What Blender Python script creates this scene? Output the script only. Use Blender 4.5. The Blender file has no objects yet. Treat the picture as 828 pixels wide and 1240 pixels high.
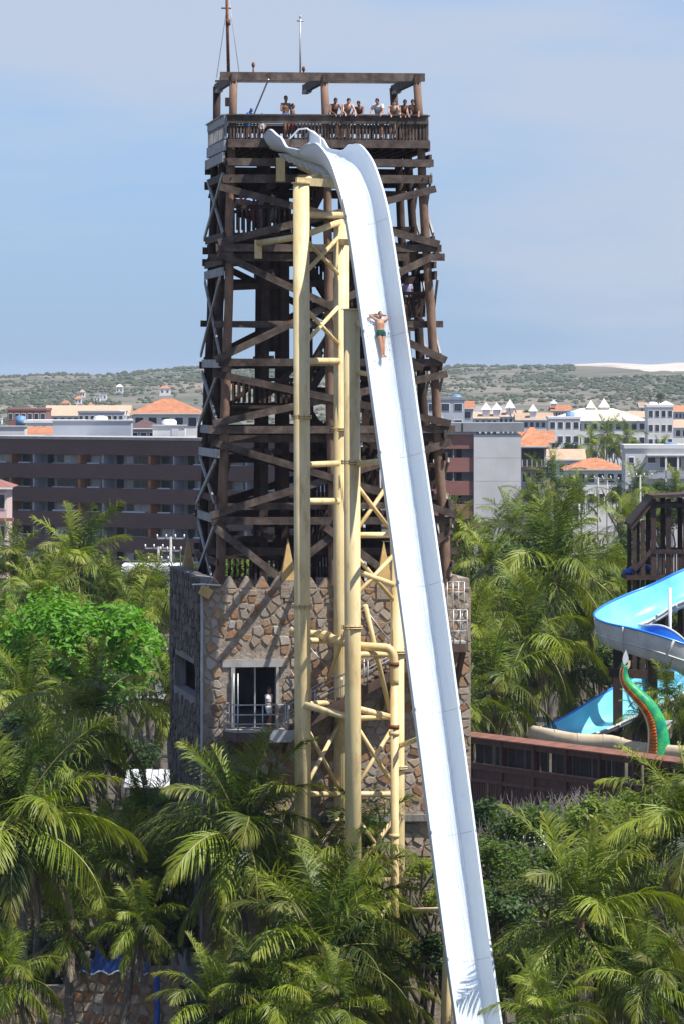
import bpy, math, random
from mathutils import Vector, Matrix, noise
random.seed(7)
R = math.radians
sc = bpy.context.scene
col = sc.collection

# ------------------------------------------------------------------ camera, sky, sun
F, HY, CX, CZ = 6000.0, 455.0, 414.0, 28.0      # focal length in photo pixels, horizon row, centre column, eye height
cam = bpy.data.cameras.new('camera')
cam.sensor_fit = 'HORIZONTAL'; cam.sensor_width = 36.0; cam.lens = 36.0 * F / 828.0
cam.shift_y = -(620.0 - HY) / 828.0
cam.clip_start = 1.0; cam.clip_end = 30000.0
cam_o = bpy.data.objects.new('camera', cam); col.objects.link(cam_o)
cam_o.location = (0, 0, CZ); cam_o.rotation_euler = (R(90), 0, 0)
sc.camera = cam_o

SUN_AZ, SUN_EL = 63.0, 58.0                     # degrees right of straight-behind-the-camera, height
sv = Vector((math.sin(R(SUN_AZ)) * math.cos(R(SUN_EL)), -math.cos(R(SUN_AZ)) * math.cos(R(SUN_EL)), math.sin(R(SUN_EL))))
sun = bpy.data.lights.new('sun', 'SUN'); sun.energy = 5.0; sun.angle = R(0.5); sun.color = (1.0, 0.95, 0.87)
sun_o = bpy.data.objects.new('sun', sun); col.objects.link(sun_o)
sun_o.location = (60, 100, 120); sun_o.rotation_euler = (-sv).to_track_quat('-Z', 'Y').to_euler()

w = bpy.data.worlds.new('World'); sc.world = w; w.use_nodes = True
nt = w.node_tree; nt.nodes.clear()
def N(t, kind, **kw):
    n = t.nodes.new(kind)
    for k, v in kw.items(): setattr(n, k, v)
    return n
wo = N(nt, 'ShaderNodeOutputWorld'); bg = N(nt, 'ShaderNodeBackground'); bg.inputs[1].default_value = 0.085
sky = N(nt, 'ShaderNodeTexSky', sky_type='NISHITA', sun_disc=False)
sky.sun_elevation = R(SUN_EL); sky.sun_rotation = R(180 - SUN_AZ)
sky.altitude = 30; sky.air_density = 1.0; sky.dust_density = 0.6; sky.ozone_density = 2.2
SKYLOC = (29.0, 26.81, 8.96)
# thin soft cloud banks, the same recipe over the whole dome
tc = N(nt, 'ShaderNodeTexCoord'); mpsky = mp = N(nt, 'ShaderNodeMapping'); mp.inputs['Scale'].default_value = (4.5, 4.5, 24); mp.inputs['Location'].default_value = SKYLOC
nz = N(nt, 'ShaderNodeTexNoise'); nz.inputs['Scale'].default_value = 1.0; nz.inputs['Detail'].default_value = 7; nz.inputs['Roughness'].default_value = 0.52; nz.inputs['Distortion'].default_value = 0.25
rp = N(nt, 'ShaderNodeValToRGB'); rp.color_ramp.elements[0].position = 0.44; rp.color_ramp.elements[1].position = 0.6
rp.color_ramp.elements[1].color = (0.8, 0.8, 0.8, 1)
mx = N(nt, 'ShaderNodeMix', data_type='RGBA'); mx.inputs[7].default_value = (4.5, 5.05, 6.1, 1)
gm = N(nt, 'ShaderNodeMix', data_type='RGBA', blend_type='MULTIPLY'); gm.inputs[0].default_value = 1.0; gm.inputs[7].default_value = (0.6, 0.8, 1.3, 1)
nt.links.new(sky.outputs[0], gm.inputs[6])
veil = N(nt, 'ShaderNodeMix', data_type='RGBA'); veil.inputs[7].default_value = (3.1, 4.55, 6.7, 1)   # even high veil
sx = N(nt, 'ShaderNodeSeparateXYZ'); vr = N(nt, 'ShaderNodeMapRange', interpolation_type='SMOOTHSTEP'); vr.inputs[1].default_value = 0.0; vr.inputs[2].default_value = 0.55; vr.inputs[3].default_value = 0.58; vr.inputs[4].default_value = 0.05
nt.links.new(tc.outputs['Generated'], sx.inputs[0]); nt.links.new(sx.outputs[2], vr.inputs[0]); nt.links.new(vr.outputs[0], veil.inputs[0])     # haze veil thins out overhead
nt.links.new(gm.outputs[2], veil.inputs[6])
nt.links.new(tc.outputs['Generated'], mp.inputs[0]); nt.links.new(mp.outputs[0], nz.inputs['Vector'])
nt.links.new(nz.outputs[0], rp.inputs[0]); nt.links.new(rp.outputs[0], mx.inputs[0])
nt.links.new(veil.outputs[2], mx.inputs[6]); nt.links.new(mx.outputs[2], bg.inputs[0]); nt.links.new(bg.outputs[0], wo.inputs[0])

vs = sc.view_settings
vs.view_transform = 'Standard'; vs.look = 'None'; vs.exposure = 0.55; vs.gamma = 1.0; vs.use_curve_mapping = False
sc.cycles.max_bounces = 6; sc.cycles.transparent_max_bounces = 12; sc.cycles.volume_bounces = 0

# ------------------------------------------------------------------ helpers
Z = Vector((0, 0, 1))
def V(*a): return Vector(a)
def at(px, py, Y):                               # a photo pixel at the distance Y
    return Vector(((px - CX) * Y / F, Y, CZ - (py - HY) * Y / F))
def zz(py, Y=200.0): return CZ - (py - HY) * Y / F
def lerp(a, b, t): return a + (b - a) * t
def sstep(a, b, x):
    t = max(0.0, min(1.0, (x - a) / (b - a))); return t * t * (3 - 2 * t)

def catmull(pts, n):
    pts = [Vector(p) for p in pts]; out = []
    P = [2 * pts[0] - pts[1]] + pts + [2 * pts[-1] - pts[-2]]
    for i in range(1, len(P) - 2):
        p0, p1, p2, p3 = P[i - 1:i + 3]
        for k in range(n):
            t = k / n
            out.append(0.5 * ((2 * p1) + (p2 - p0) * t + (2 * p0 - 5 * p1 + 4 * p2 - p3) * t * t + (3 * p1 - p0 - 3 * p2 + p3) * t ** 3))
    out.append(pts[-1]); return out

class MB:
    def __init__(s): s.v, s.f, s.m, s.c = [], [], [], None
    def add(s, vs_, fs, mi=0):
        b = len(s.v); s.v += [tuple(p) for p in vs_]
        for f in fs: s.f.append(tuple(b + i for i in f)); s.m.append(mi)
        return s
    def box(s, c, sx, sy, sz, rot=None, mi=0):
        c = Vector(c); q = []
        for x in (-.5, .5):
            for y in (-.5, .5):
                for z in (-.5, .5):
                    p = Vector((x * sx, y * sy, z * sz)); q.append(c + (rot @ p if rot else p))
        return s.add(q, [(0, 1, 3, 2), (4, 6, 7, 5), (0, 4, 5, 1), (2, 3, 7, 6), (0, 2, 6, 4), (1, 5, 7, 3)], mi)
    def beam(s, a, b, wd, h, up=Z, mi=0):       # squared timber from a to b
        a, b = Vector(a), Vector(b); d = b - a; L = d.length
        if L < 1e-6: return s
        x = d / L
        if abs(x.dot(up)) > .99: up = Vector((0, 1, 0))
        y = up.cross(x).normalized(); z = x.cross(y)
        return s.box((a + b) / 2, L, wd, h, Matrix((x, y, z)).transposed(), mi)
    def tube(s, pts, rad, n=8, caps=True, mi=0, xref=None, wob=0.0):
        pts = [Vector(p) for p in pts]; k = len(pts)
        if not isinstance(rad, (list, tuple)): rad = [rad] * k
        ref = None; rings = []
        for i, p in enumerate(pts):
            t = (pts[min(i + 1, k - 1)] - pts[max(i - 1, 0)]).normalized()
            if ref is None:
                ref = Vector(xref) if xref is not None else (Z if abs(t.z) < .9 else Vector((0, 1, 0)))
            u = (ref - t * ref.dot(t))
            if u.length < 1e-5: u = t.orthogonal()
            u.normalize(); ref = u; q = t.cross(u)
            rx, ry = rad[i] if isinstance(rad[i], (list, tuple)) else (rad[i], rad[i])
            rings.append([p + u * (rx * math.cos(2 * math.pi * j / n)) * (1 + random.uniform(-wob, wob)) + q * (ry * math.sin(2 * math.pi * j / n)) for j in range(n)])
        fs = []
        for i in range(k - 1):
            for j in range(n):
                fs.append((i * n + j, i * n + (j + 1) % n, (i + 1) * n + (j + 1) % n, (i + 1) * n + j))
        if caps: fs.append(tuple(range(n - 1, -1, -1))); fs.append(tuple((k - 1) * n + j for j in range(n)))
        return s.add([p for r in rings for p in r], fs, mi)
    def ball(s, c, rx, ry, rz, nu=10, nv=7, rot=None, mi=0):
        c = Vector(c); q = [Vector((0, 0, -rz))]
        for i in range(1, nv):
            a = -math.pi / 2 + math.pi * i / nv
            for j in range(nu):
                b = 2 * math.pi * j / nu
                q.append(Vector((rx * math.cos(a) * math.cos(b), ry * math.cos(a) * math.sin(b), rz * math.sin(a))))
        q.append(Vector((0, 0, rz)))
        fs = [(0, 1 + (j + 1) % nu, 1 + j) for j in range(nu)]
        for i in range(nv - 2):
            for j in range(nu):
                a = 1 + i * nu; fs.append((a + j, a + (j + 1) % nu, a + nu + (j + 1) % nu, a + nu + j))
        a = 1 + (nv - 2) * nu
        fs += [(a + j, a + (j + 1) % nu, len(q) - 1) for j in range(nu)]
        return s.add([c + (rot @ p if rot else p) for p in q], fs, mi)
    def prism(s, poly, off, mi=0):               # planar polygon pushed along off
        k = len(poly); off = Vector(off); a = [Vector(p) for p in poly]
        fs = [tuple(range(k - 1, -1, -1)), tuple(range(k, 2 * k))] + [(i, (i + 1) % k, k + (i + 1) % k, k + i) for i in range(k)]
        return s.add(a + [p + off for p in a], fs, mi)
    def mesh(s, name, mats, smooth=False):
        me = bpy.data.meshes.new(name); me.from_pydata(s.v, [], s.f)
        for m_ in (mats if isinstance(mats, (list, tuple)) else [mats]): me.materials.append(m_)
        if any(s.m): me.polygons.foreach_set('material_index', s.m)
        if smooth: me.polygons.foreach_set('use_smooth', [len(f_) <= 4 for f_ in s.f])
        if s.c is not None:
            at_ = me.color_attributes.new('t', 'FLOAT_COLOR', 'POINT')
            at_.data.foreach_set('color', [x for q in s.c for x in (q, q, q, 1.0)])
        me.update(); return me
    def build(s, name, mats, parent=None, smooth=False):
        return place(name, s.mesh(name, mats, smooth), parent)

def place(name, me, parent=None, mtx=None, local=False):
    o = bpy.data.objects.new(name, me); col.objects.link(o)
    if parent is not None:
        o.parent = parent
        if not local: o.matrix_parent_inverse = PINV[parent.name]
    if mtx is not None: o.matrix_basis = mtx
    PINV[o.name] = Matrix.Identity(4) if parent is None or local else PINV.get(parent.name, Matrix.Identity(4))
    if parent is not None: PINV[o.name] = Matrix.Identity(4)
    return o
PINV = {}
def tag(o, label, cat, group=None):
    o['label'] = label; o['category'] = cat
    if group: o['group'] = group
    return o
def thing(name, label, cat, loc=(0, 0, 0), group=None, rz=0.0, s=1.0):
    o = bpy.data.objects.new(name, None); col.objects.link(o)
    o.location = loc; o.rotation_euler = (0, 0, rz); o.scale = (s, s, s); o.empty_display_size = .3
    PINV[o.name] = (Matrix.Translation(Vector(loc)) @ Matrix.Rotation(rz, 4, 'Z') @ Matrix.Scale(s, 4)).inverted()
    return tag(o, label, cat, group)
def kind(o, k): o['kind'] = k; return o
def box1(name, m, parent, c, sx, sy, sz, rot=None): return MB().box(c, sx, sy, sz, rot).build(name, m, parent)
def beam1(name, m, parent, a, b, wd, h, up=Z): return MB().beam(a, b, wd, h, up).build(name, m, parent)
def tube1(name, m, parent, pts, r, n=10, smooth=True): return MB().tube(pts, r, n).build(name, m, parent, smooth)

# ------------------------------------------------------------------ materials
def newmat(name):
    m = bpy.data.materials.new(name); m.use_nodes = True
    t = m.node_tree; b = t.nodes['Principled BSDF']; return m, t, b
def pm(name, cols, scale=3.0, rough=.7, bump=0.0, stretch=(1, 1, 1), detail=6, spec=.3, rnd=0.0, dirt=None, dscale=.6, bscale=None, metal=0.0, island=False, pos=(.3, .7), coat=0.0):
    """procedural surface: colour ramp over noise, optional per-object shade, blotches of dirt, bump"""
    m, t, b = newmat(name); L = t.links.new
    g = N(t, 'ShaderNodeNewGeometry'); mp = N(t, 'ShaderNodeMapping'); mp.inputs['Scale'].default_value = stretch
    L(g.outputs['Position'], mp.inputs[0])
    nz = N(t, 'ShaderNodeTexNoise'); nz.inputs['Scale'].default_value = scale; nz.inputs['Detail'].default_value = detail; nz.inputs['Roughness'].default_value = .6
    L(mp.outputs[0], nz.inputs['Vector'])
    rp = N(t, 'ShaderNodeValToRGB'); e = rp.color_ramp.elements
    if len(cols) == 1: cols = [cols[0], cols[0]]
    while len(e) < len(cols): e.new(.5)
    for i, c in enumerate(cols):
        e[i].position = pos[0] + (pos[1] - pos[0]) * i / (len(cols) - 1); e[i].color = (*c, 1)
    fac = nz.outputs[0]
    oi = N(t, 'ShaderNodeObjectInfo')
    if island:
        wn = N(t, 'ShaderNodeTexWhiteNoise', noise_dimensions='2D'); cb = N(t, 'ShaderNodeCombineXYZ')
        L(g.outputs['Random Per Island'], cb.inputs[0]); L(oi.outputs['Random'], cb.inputs[1]); L(cb.outputs[0], wn.inputs['Vector'])
        ma = N(t, 'ShaderNodeMath', operation='MULTIPLY_ADD'); ma.inputs[1].default_value = .35
        L(nz.outputs[0], ma.inputs[0])
        m2 = N(t, 'ShaderNodeMath', operation='MULTIPLY'); m2.inputs[1].default_value = .65; L(wn.outputs[0], m2.inputs[0]); L(m2.outputs[0], ma.inputs[2])
        fac = ma.outputs[0]
    L(fac, rp.inputs[0]); out = rp.outputs[0]
    if dirt is not None:
        n2 = N(t, 'ShaderNodeTexNoise'); n2.inputs['Scale'].default_value = dscale; n2.inputs['Detail'].default_value = 8; n2.inputs['Roughness'].default_value = .68
        mp2 = N(t, 'ShaderNodeMapping'); mp2.inputs['Scale'].default_value = (1, 1, .3); mp2.inputs['Location'].default_value = (3.1, 7.7, 1.3)
        L(g.outputs['Position'], mp2.inputs[0]); L(mp2.outputs[0], n2.inputs['Vector'])
        r2 = N(t, 'ShaderNodeValToRGB'); r2.color_ramp.elements[0].position = .5; r2.color_ramp.elements[1].position = .72
        r2.color_ramp.elements[1].color = (.75, .75, .75, 1)
        L(n2.outputs[0], r2.inputs[0])
        mx = N(t, 'ShaderNodeMix', data_type='RGBA'); mx.inputs[7].default_value = (*dirt, 1)
        L(r2.outputs[0], mx.inputs[0]); L(out, mx.inputs[6]); out = mx.outputs[2]
    if rnd:
        hs = N(t, 'ShaderNodeHueSaturation'); mr = N(t, 'ShaderNodeMapRange'); mr.inputs[3].default_value = 1 - rnd; mr.inputs[4].default_value = 1 + rnd
        L(oi.outputs['Random'], mr.inputs[0]); L(mr.outputs[0], hs.inputs['Value']); L(out, hs.inputs['Color']); out = hs.outputs[0]
    L(out, b.inputs['Base Color'])
    b.inputs['Roughness'].default_value = rough; b.inputs['Specular IOR Level'].default_value = spec; b.inputs['Metallic'].default_value = metal
    if coat: b.inputs['Coat Weight'].default_value = coat; b.inputs['Coat Roughness'].default_value = .15
    if bump:
        n3 = N(t, 'ShaderNodeTexNoise'); n3.inputs['Scale'].default_value = bscale or scale * 2.5; n3.inputs['Detail'].default_value = 5
        L(mp.outputs[0], n3.inputs['Vector'])
        bp = N(t, 'ShaderNodeBump'); bp.inputs['Strength'].default_value = 1.0; bp.inputs['Distance'].default_value = bump
        L(n3.outputs[0], bp.inputs['Height']); L(bp.outputs[0], b.inputs['Normal'])
    return m
def leafmat(name, dark, mid, tip, trans=.22, rough=.45):
    m, t, b = newmat(name); L = t.links.new
    oi = N(t, 'ShaderNodeObjectInfo'); g = N(t, 'ShaderNodeNewGeometry'); at_ = N(t, 'ShaderNodeAttribute', attribute_name='t')
    nz = N(t, 'ShaderNodeTexNoise'); nz.inputs['Scale'].default_value = 1.3; nz.inputs['Detail'].default_value = 3; L(g.outputs['Position'], nz.inputs['Vector'])
    a1 = N(t, 'ShaderNodeMath', operation='ADD'); a1.use_clamp = True
    mr = N(t, 'ShaderNodeMapRange'); mr.inputs[3].default_value = -.5; mr.inputs[4].default_value = .6; L(oi.outputs['Random'], mr.inputs[0])
    L(nz.outputs[0], a1.inputs[0]); L(mr.outputs[0], a1.inputs[1])
    wi = N(t, 'ShaderNodeMapRange'); wi.inputs[3].default_value = -.16; wi.inputs[4].default_value = .16; L(g.outputs['Random Per Island'], wi.inputs[0])
    a2 = N(t, 'ShaderNodeMath', operation='ADD'); a2.use_clamp = True; L(a1.outputs[0], a2.inputs[0]); L(wi.outputs[0], a2.inputs[1])
    rp = N(t, 'ShaderNodeValToRGB'); e = rp.color_ramp.elements; e[0].color = (*dark, 1); e[1].color = (*mid, 1); e[0].position = .2; e[1].position = .85
    L(a2.outputs[0], rp.inputs[0])
    mx = N(t, 'ShaderNodeMix', data_type='RGBA'); mx.inputs[7].default_value = (*tip, 1)
    pw = N(t, 'ShaderNodeMath', operation='POWER'); pw.inputs[1].default_value = 3.0; L(at_.outputs['Fac'], pw.inputs[0])
    pm_ = N(t, 'ShaderNodeMath', operation='MULTIPLY'); pm_.inputs[1].default_value = .6; L(pw.outputs[0], pm_.inputs[0])
    L(pm_.outputs[0], mx.inputs[0]); L(rp.outputs[0], mx.inputs[6])
    L(mx.outputs[2], b.inputs['Base Color']); b.inputs['Roughness'].default_value = rough; b.inputs['Specular IOR Level'].default_value = .25
    tr = N(t, 'ShaderNodeBsdfTranslucent'); hs = N(t, 'ShaderNodeHueSaturation'); hs.inputs['Value'].default_value = 1.5; hs.inputs['Saturation'].default_value = 1.1
    L(mx.outputs[2], hs.inputs['Color']); L(hs.outputs[0], tr.inputs[0])
    ms = N(t, 'ShaderNodeMixShader'); ms.inputs[0].default_value = trans
    L(b.outputs[0], ms.inputs[1]); L(tr.outputs[0], ms.inputs[2]); L(ms.outputs[0], t.nodes['Material Output'].inputs[0])
    return m

M = {}
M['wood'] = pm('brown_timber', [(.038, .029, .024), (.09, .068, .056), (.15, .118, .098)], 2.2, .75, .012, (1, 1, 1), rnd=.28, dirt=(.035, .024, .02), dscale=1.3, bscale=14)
M['wood_d'] = pm('dark_shade_timber', [(.035, .022, .018), (.075, .047, .037)], 2.2, .8, .01, rnd=.3, bscale=14)  # dark timber, shade of the tower's inside and back put into the colour
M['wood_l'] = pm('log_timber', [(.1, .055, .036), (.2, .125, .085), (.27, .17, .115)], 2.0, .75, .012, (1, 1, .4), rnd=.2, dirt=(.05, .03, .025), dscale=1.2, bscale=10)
M['wood_g'] = pm('grey_weathered_timber', [(.17, .175, .17), (.29, .3, .3), (.38, .38, .37)], 3, .7, .008, rnd=.18, dirt=(.1, .09, .085), dscale=1.4, bscale=14)
M['yellow'] = pm('cream_yellow_paint', [(.58, .45, .21), (.67, .54, .28), (.74, .62, .36)], 1.6, .48, 0, (1, 1, .25), rnd=.05, spec=.35, dirt=(.36, .22, .09), dscale=2.2)
M['yellow2'] = pm('stained_yellow_paint', [(.6, .44, .2), (.7, .54, .27)], 1.2, .45, 0, rnd=.05, spec=.45, dirt=(.3, .17, .07), dscale=1.6)
M['rust'] = pm('rusty_steel', [(.12, .05, .025), (.25, .1, .045)], 6, .8, .004)
M['steel'] = pm('galvanised_steel', [(.35, .36, .37), (.5, .51, .52)], 5, .4, 0, spec=.5, metal=.35, dirt=(.3, .22, .16), dscale=2)
M['steelw'] = pm('pale_steel_pipe', [(.62, .63, .63), (.74, .75, .75)], 5, .35, 0, spec=.5)
M['browns'] = pm('brown_painted_steel', [(.07, .045, .036), (.11, .073, .06)], 2, .6, .003, rnd=.1, dirt=(.16, .12, .1), dscale=1.4)
M['mortar'] = pm('pale_mortar', [(.2, .155, .115), (.31, .255, .2), (.4, .345, .28)], 4.2, .9, .03, dirt=(.12, .095, .075), dscale=1.0)
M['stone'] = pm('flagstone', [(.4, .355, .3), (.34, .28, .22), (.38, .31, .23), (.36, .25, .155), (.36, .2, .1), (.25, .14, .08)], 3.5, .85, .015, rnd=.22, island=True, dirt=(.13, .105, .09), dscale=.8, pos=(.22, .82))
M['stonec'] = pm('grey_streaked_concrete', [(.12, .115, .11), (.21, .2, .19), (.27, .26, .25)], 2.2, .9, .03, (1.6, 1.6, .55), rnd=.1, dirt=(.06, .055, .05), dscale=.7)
M['stoned'] = pm('dark_shaded_stone', [(.06, .054, .048), (.105, .092, .08), (.15, .13, .11)], 4, .9, .02, island=True, dirt=(.06, .055, .05), dscale=1.1)  # flagstone darkened, the left wall's shade put into its colour
M['conc'] = pm('pale_concrete', [(.32, .31, .29), (.45, .44, .42)], 2, .85, .004, dirt=(.2, .19, .18), dscale=.8)
M['dark'] = pm('dark_interior', [(.03, .028, .027), (.05, .046, .043)], 2, .9)  # near black; shade of interiors put into the colour, small fittings share it
M['ochre'] = pm('ochre_plaster', [(.42, .28, .1), (.55, .38, .16)], 3, .8, .004, dirt=(.22, .15, .08), dscale=1.5)
M['blue'] = pm('blue_gel', [(.01, .06, .3), (.02, .1, .42)], 3, .35, 0, spec=.5, rnd=.1)
M['white'] = pm('white_paint', [(.72, .72, .71), (.8, .8, .79)], 1.5, .5, 0, dirt=(.6, .59, .57), dscale=.5)
M['glass'] = pm('dark_window_glass', [(.02, .025, .03), (.05, .06, .07)], 1.2, .12, 0, spec=.6, rnd=.3)
M['soil'] = pm('sandy_soil', [(.06, .048, .033), (.1, .08, .055), (.045, .055, .022)], .3, .95, .03, dirt=(.05, .07, .025), dscale=.15)
HAZE = 0.00004

# ------------------------------------------------------------------ ground
FA, FB = at(570, 890, 278), at(828, 922, 259)           # ends of the brown fence's top edge
fe = Vector((FB.x - FA.x, FB.y - FA.y)).normalized(); fn = Vector((-fe.y, fe.x))
if fn.y < 0: fn = -fn
def fence_sd(x, y): return (x - FA.x) * fn.x + (y - FA.y) * fn.y
def gz(x, y):
    sd = fence_sd(x, y); t = (x - FA.x) * fe.x + (y - FA.y) * fe.y
    z = 3.7 * sstep(-13, -2, sd) + 2.6 * sstep(1.6, 2.6, sd)
    z *= sstep(-5, -.5, t) * (1 - sstep(60, 90, sd)) * (1 - sstep(50, 70, t))
    return z
g = MB()
xs = [-6000, -2500, -1200, -600, -300, -150, -80] + [-50 + 2.5 * i for i in range(49)] + [90, 160, 300, 600, 1200, 2500, 6000]
ys = [-200, 0, 100] + [150 + 2.5 * i for i in range(85)] + [380, 420, 500, 650, 900, 1300, 1800, 2400, 3200, 4500, 7000, 12000]
for y in ys:
    for x in xs: g.v.append((x, y, gz(x, y)))
nx = len(xs)
for j in range(len(ys) - 1):
    for i in range(nx - 1): g.f.append((j * nx + i, j * nx + i + 1, (j + 1) * nx + i + 1, (j + 1) * nx + i)); g.m.append(0)
kind(g.build('ground', M['soil'], None, True), 'structure')

# ------------------------------------------------------------------ timber tower
TH = R(6.5)
BV = Vector((-math.sin(TH), math.cos(TH), 0)); UX = Vector((math.cos(TH), math.sin(TH), 0))
ZT, ZB = zz(95), zz(700)
FLt, FLb, FRt, FRb = at(283, 95, 199.5), at(268, 700, 199.5), at(504, 95, 200.4), at(540, 700, 200.4)
def P(u, v, z):
    t = (ZT - z) / (ZT - ZB)
    a = lerp(FLt, FLb, t); b = lerp(FRt, FRb, t); a.z = b.z = z
    return lerp(a, b, u) + BV * (lerp(7.4, 8.4, t) * v)
tower = thing('timber_tower', 'tall brown timber stair tower of logs and crossed braces behind the white slide', 'tower', P(.5, .5, 15.0))
def jit(a=.03): return random.uniform(-a, a)
# log posts
for u, v in ((0, 0), (.5, 0), (1, 0), (0, 1), (.5, 1), (1, 1), (0, .52), (1, .52)):
    zs = [15.0 + i * (ZT + .1 - 15.0) / 16 for i in range(17)]
    if v == .52 or (u == .5 and v == 1): zs = [z for z in zs if z < 37.3] + [37.3]
    pts = [P(u, v, z) + Vector((jit(.035), jit(.035), 0)) for z in zs]
    MB().tube(pts, [lerp(.23, .165, (z - 15) / 25) * random.uniform(.93, 1.07) for z in zs], 10, wob=.03).build('log_post', M['wood_l'] if v == 0 else M['wood_d'], tower, True)  # side and back posts take the timber with shade in its colour
def face_pt(face, s, z, off):
    """point on one face of the tower: s runs along it, off is outward"""
    if face == 'front': return P(s, 0, z) - BV * off
    if face == 'back': return P(s, 1, z) + BV * off
    if face == 'left': return P(0, s, z) - UX * off
    return P(1, s, z) + UX * off
OUTN = {'front': -BV, 'back': BV, 'left': -UX, 'right': UX}
def fbeam(face, s0, z0, s1, z1, off, h=.3, m='wood', ext=.0, th=.1, name='beam'):
    a, b = face_pt(face, s0, z0, off), face_pt(face, s1, z1, off)
    d = (b - a).normalized(); a -= d * ext; b += d * ext
    n = OUTN[face]; up = n.cross(d); up = up if up.z > 0 else -up
    a.z += jit(.025); b.z += jit(.025)
    o = beam1(name, M[m], tower, a, b, th, h, up)
    return o
def bolts(face, s, z, off):
    n = OUTN[face]; p = face_pt(face, s, z, off)
    tube1('bolt', M['rust'], tower, [p, p + n * .05], .035, 6)
# horizontal beams: (row, height px, before/behind the post)
for y, h, off in ((197, 10, .24), (216, 10, .24), (300, 9, .24), (311, 9, -.24), (392, 8, -.26), (439, 9, .24), (520, 9, .24), (531, 9, -.24), (613, 8, -.24), (631, 9, .24), (668, 8, -.26)):
    e1 = random.uniform(.25, .75)
    fbeam('front', 0, zz(y), 1, zz(y), off, h / 30, 'wood', e1)
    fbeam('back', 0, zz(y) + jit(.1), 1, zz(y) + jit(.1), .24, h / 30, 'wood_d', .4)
    if off > 0:
        for s in (0, .5, 1): bolts('front', s, zz(y) + .05, .29)
for y, h, m_ in ((213, 9, 'wood_d'), (286, 9, 'wood_d'), (329, 10, 'wood_g'), (316, 8, 'wood_d'), (440, 10, 'wood_g'), (521, 10, 'wood_g'), (549, 10, 'wood_g'), (604, 8, 'wood_d'), (629, 10, 'wood_g'), (680, 8, 'wood_d')):
    fbeam('left', 0, zz(y), 1, zz(y, 200), .26, h / 30, m_, random.uniform(.15, .5))
    fbeam('right', 0, zz(y + 4), 1, zz(y + 4), .26, h / 30, 'wood', random.uniform(.2, .5))
# crossed braces
for y0, y1 in ((229, 293), (310, 433), (454, 511), (537, 621)):
    fbeam('front', -.03, zz(y0), 1.03, zz(y1), .36, .29, 'wood', .25, name='brace')
    fbeam('front', -.03, zz(y1), 1.03, zz(y0), .26, .29, 'wood', .25, name='brace')
    fbeam('back', 0, zz(y0), 1, zz(y1), .34, .28, 'wood_d', .2, name='brace')
    fbeam('back', 0, zz(y1), 1, zz(y0), .25, .28, 'wood_d', .2, name='brace')
for s0, s1 in ((0, .5), (.5, 1)):
    fbeam('front', s0 - .02, zz(642), s1, zz(752), .36, .3, 'wood', .2, name='brace')
    fbeam('front', s0, zz(752), s1 + .02, zz(644), .26, .3, 'wood', .1, name='brace')
for y0, y1 in ((212, 282), (338, 428), (452, 516), (558, 614), (638, 712)):
    for f_, m_ in (('left', 'wood_g'), ('right', 'wood_g')):
        for s0, s1 in (((0, 1),) if f_ == 'left' else ((0, .52), (.52, 1))):
            fbeam(f_, s0, zz(y0), s1, zz(y1), .36, .19, m_, .1, .07, name='brace')
            fbeam(f_, s0, zz(y1), s1, zz(y0), .28, .19, m_, .1, .07, name='brace')
    fbeam('left', 0, zz(y0 + 4), .52, zz(y1), -.2, .2, 'wood_d', 0, .08, name='brace')
    fbeam('left', .52, zz(y0), 1, zz(y1), -.24, .2, 'wood_d', 0, .08, name='brace')
# inner posts of the stair well
for u, v in ((.225, .42), (.325, .42), (.44, .62), (.66, .42), (.745, .42), (.225, .74), (.325, .74), (.66, .74), (.745, .74)):
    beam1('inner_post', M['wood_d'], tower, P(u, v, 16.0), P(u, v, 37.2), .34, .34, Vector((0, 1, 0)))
# landings and stairs
bal_me = {}
def baluster(p, h, parent, m='wood', wd=.07):
    k = (round(h, 2), m, wd)
    if k not in bal_me: bal_me[k] = MB().box((0, 0, h / 2), wd, .04, h).mesh('baluster', M[m])
    place('baluster', bal_me[k], parent, Matrix.Translation(p) @ Matrix.Rotation(TH, 4, 'Z'))
def rail_run(a, b, h, parent, m='wood', step=.16, skip=None, wd=.07, foot=.1):
    a, b = Vector(a), Vector(b); L = (b - a).length; n = max(1, int(L / step))
    for i in range(n + 1):
        p = lerp(a, b, i / n)
        if skip and skip(i / n): continue
        baluster(p + Z * foot + Vector((jit(.01), 0, 0)), h - foot - .04 - abs(jit(.0)), parent, m, wd)
LZ = [37.6, 33.8, 30.3, 26.8, 23.3, 19.6]
for k, z in enumerate(LZ[1:], 1):
    u0, u1 = (.02, .4) if k % 2 else (.62, .98)
    a, b, c, d = P(u0, .1, z), P(u1, .1, z), P(u1, .9, z), P(u0, .9, z)
    MB().prism([a, b, c, d], (0, 0, -.12)).build('landing', M['wood_d'], tower)
    for q in (.15, .5, .85): beam1('joist', M['wood_d'], tower, P(u0 - .02, q, z - .22), P(u1 + .02, q, z - .22), .12, .24)
    e = u0 if k % 2 else u1
    for r0, r1 in ((P(u0, .1, z), P(u1, .1, z)), (P(e, .1, z), P(e, .9, z)), (P(u0, .9, z), P(u1, .9, z))):
        beam1('handrail', M['wood_d'], tower, r0 + Z * 1.05, r1 + Z * 1.05, .08, .14)
        rail_run(r0, r1, 1.05, tower, 'wood_d', .21, wd=.09)
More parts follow.
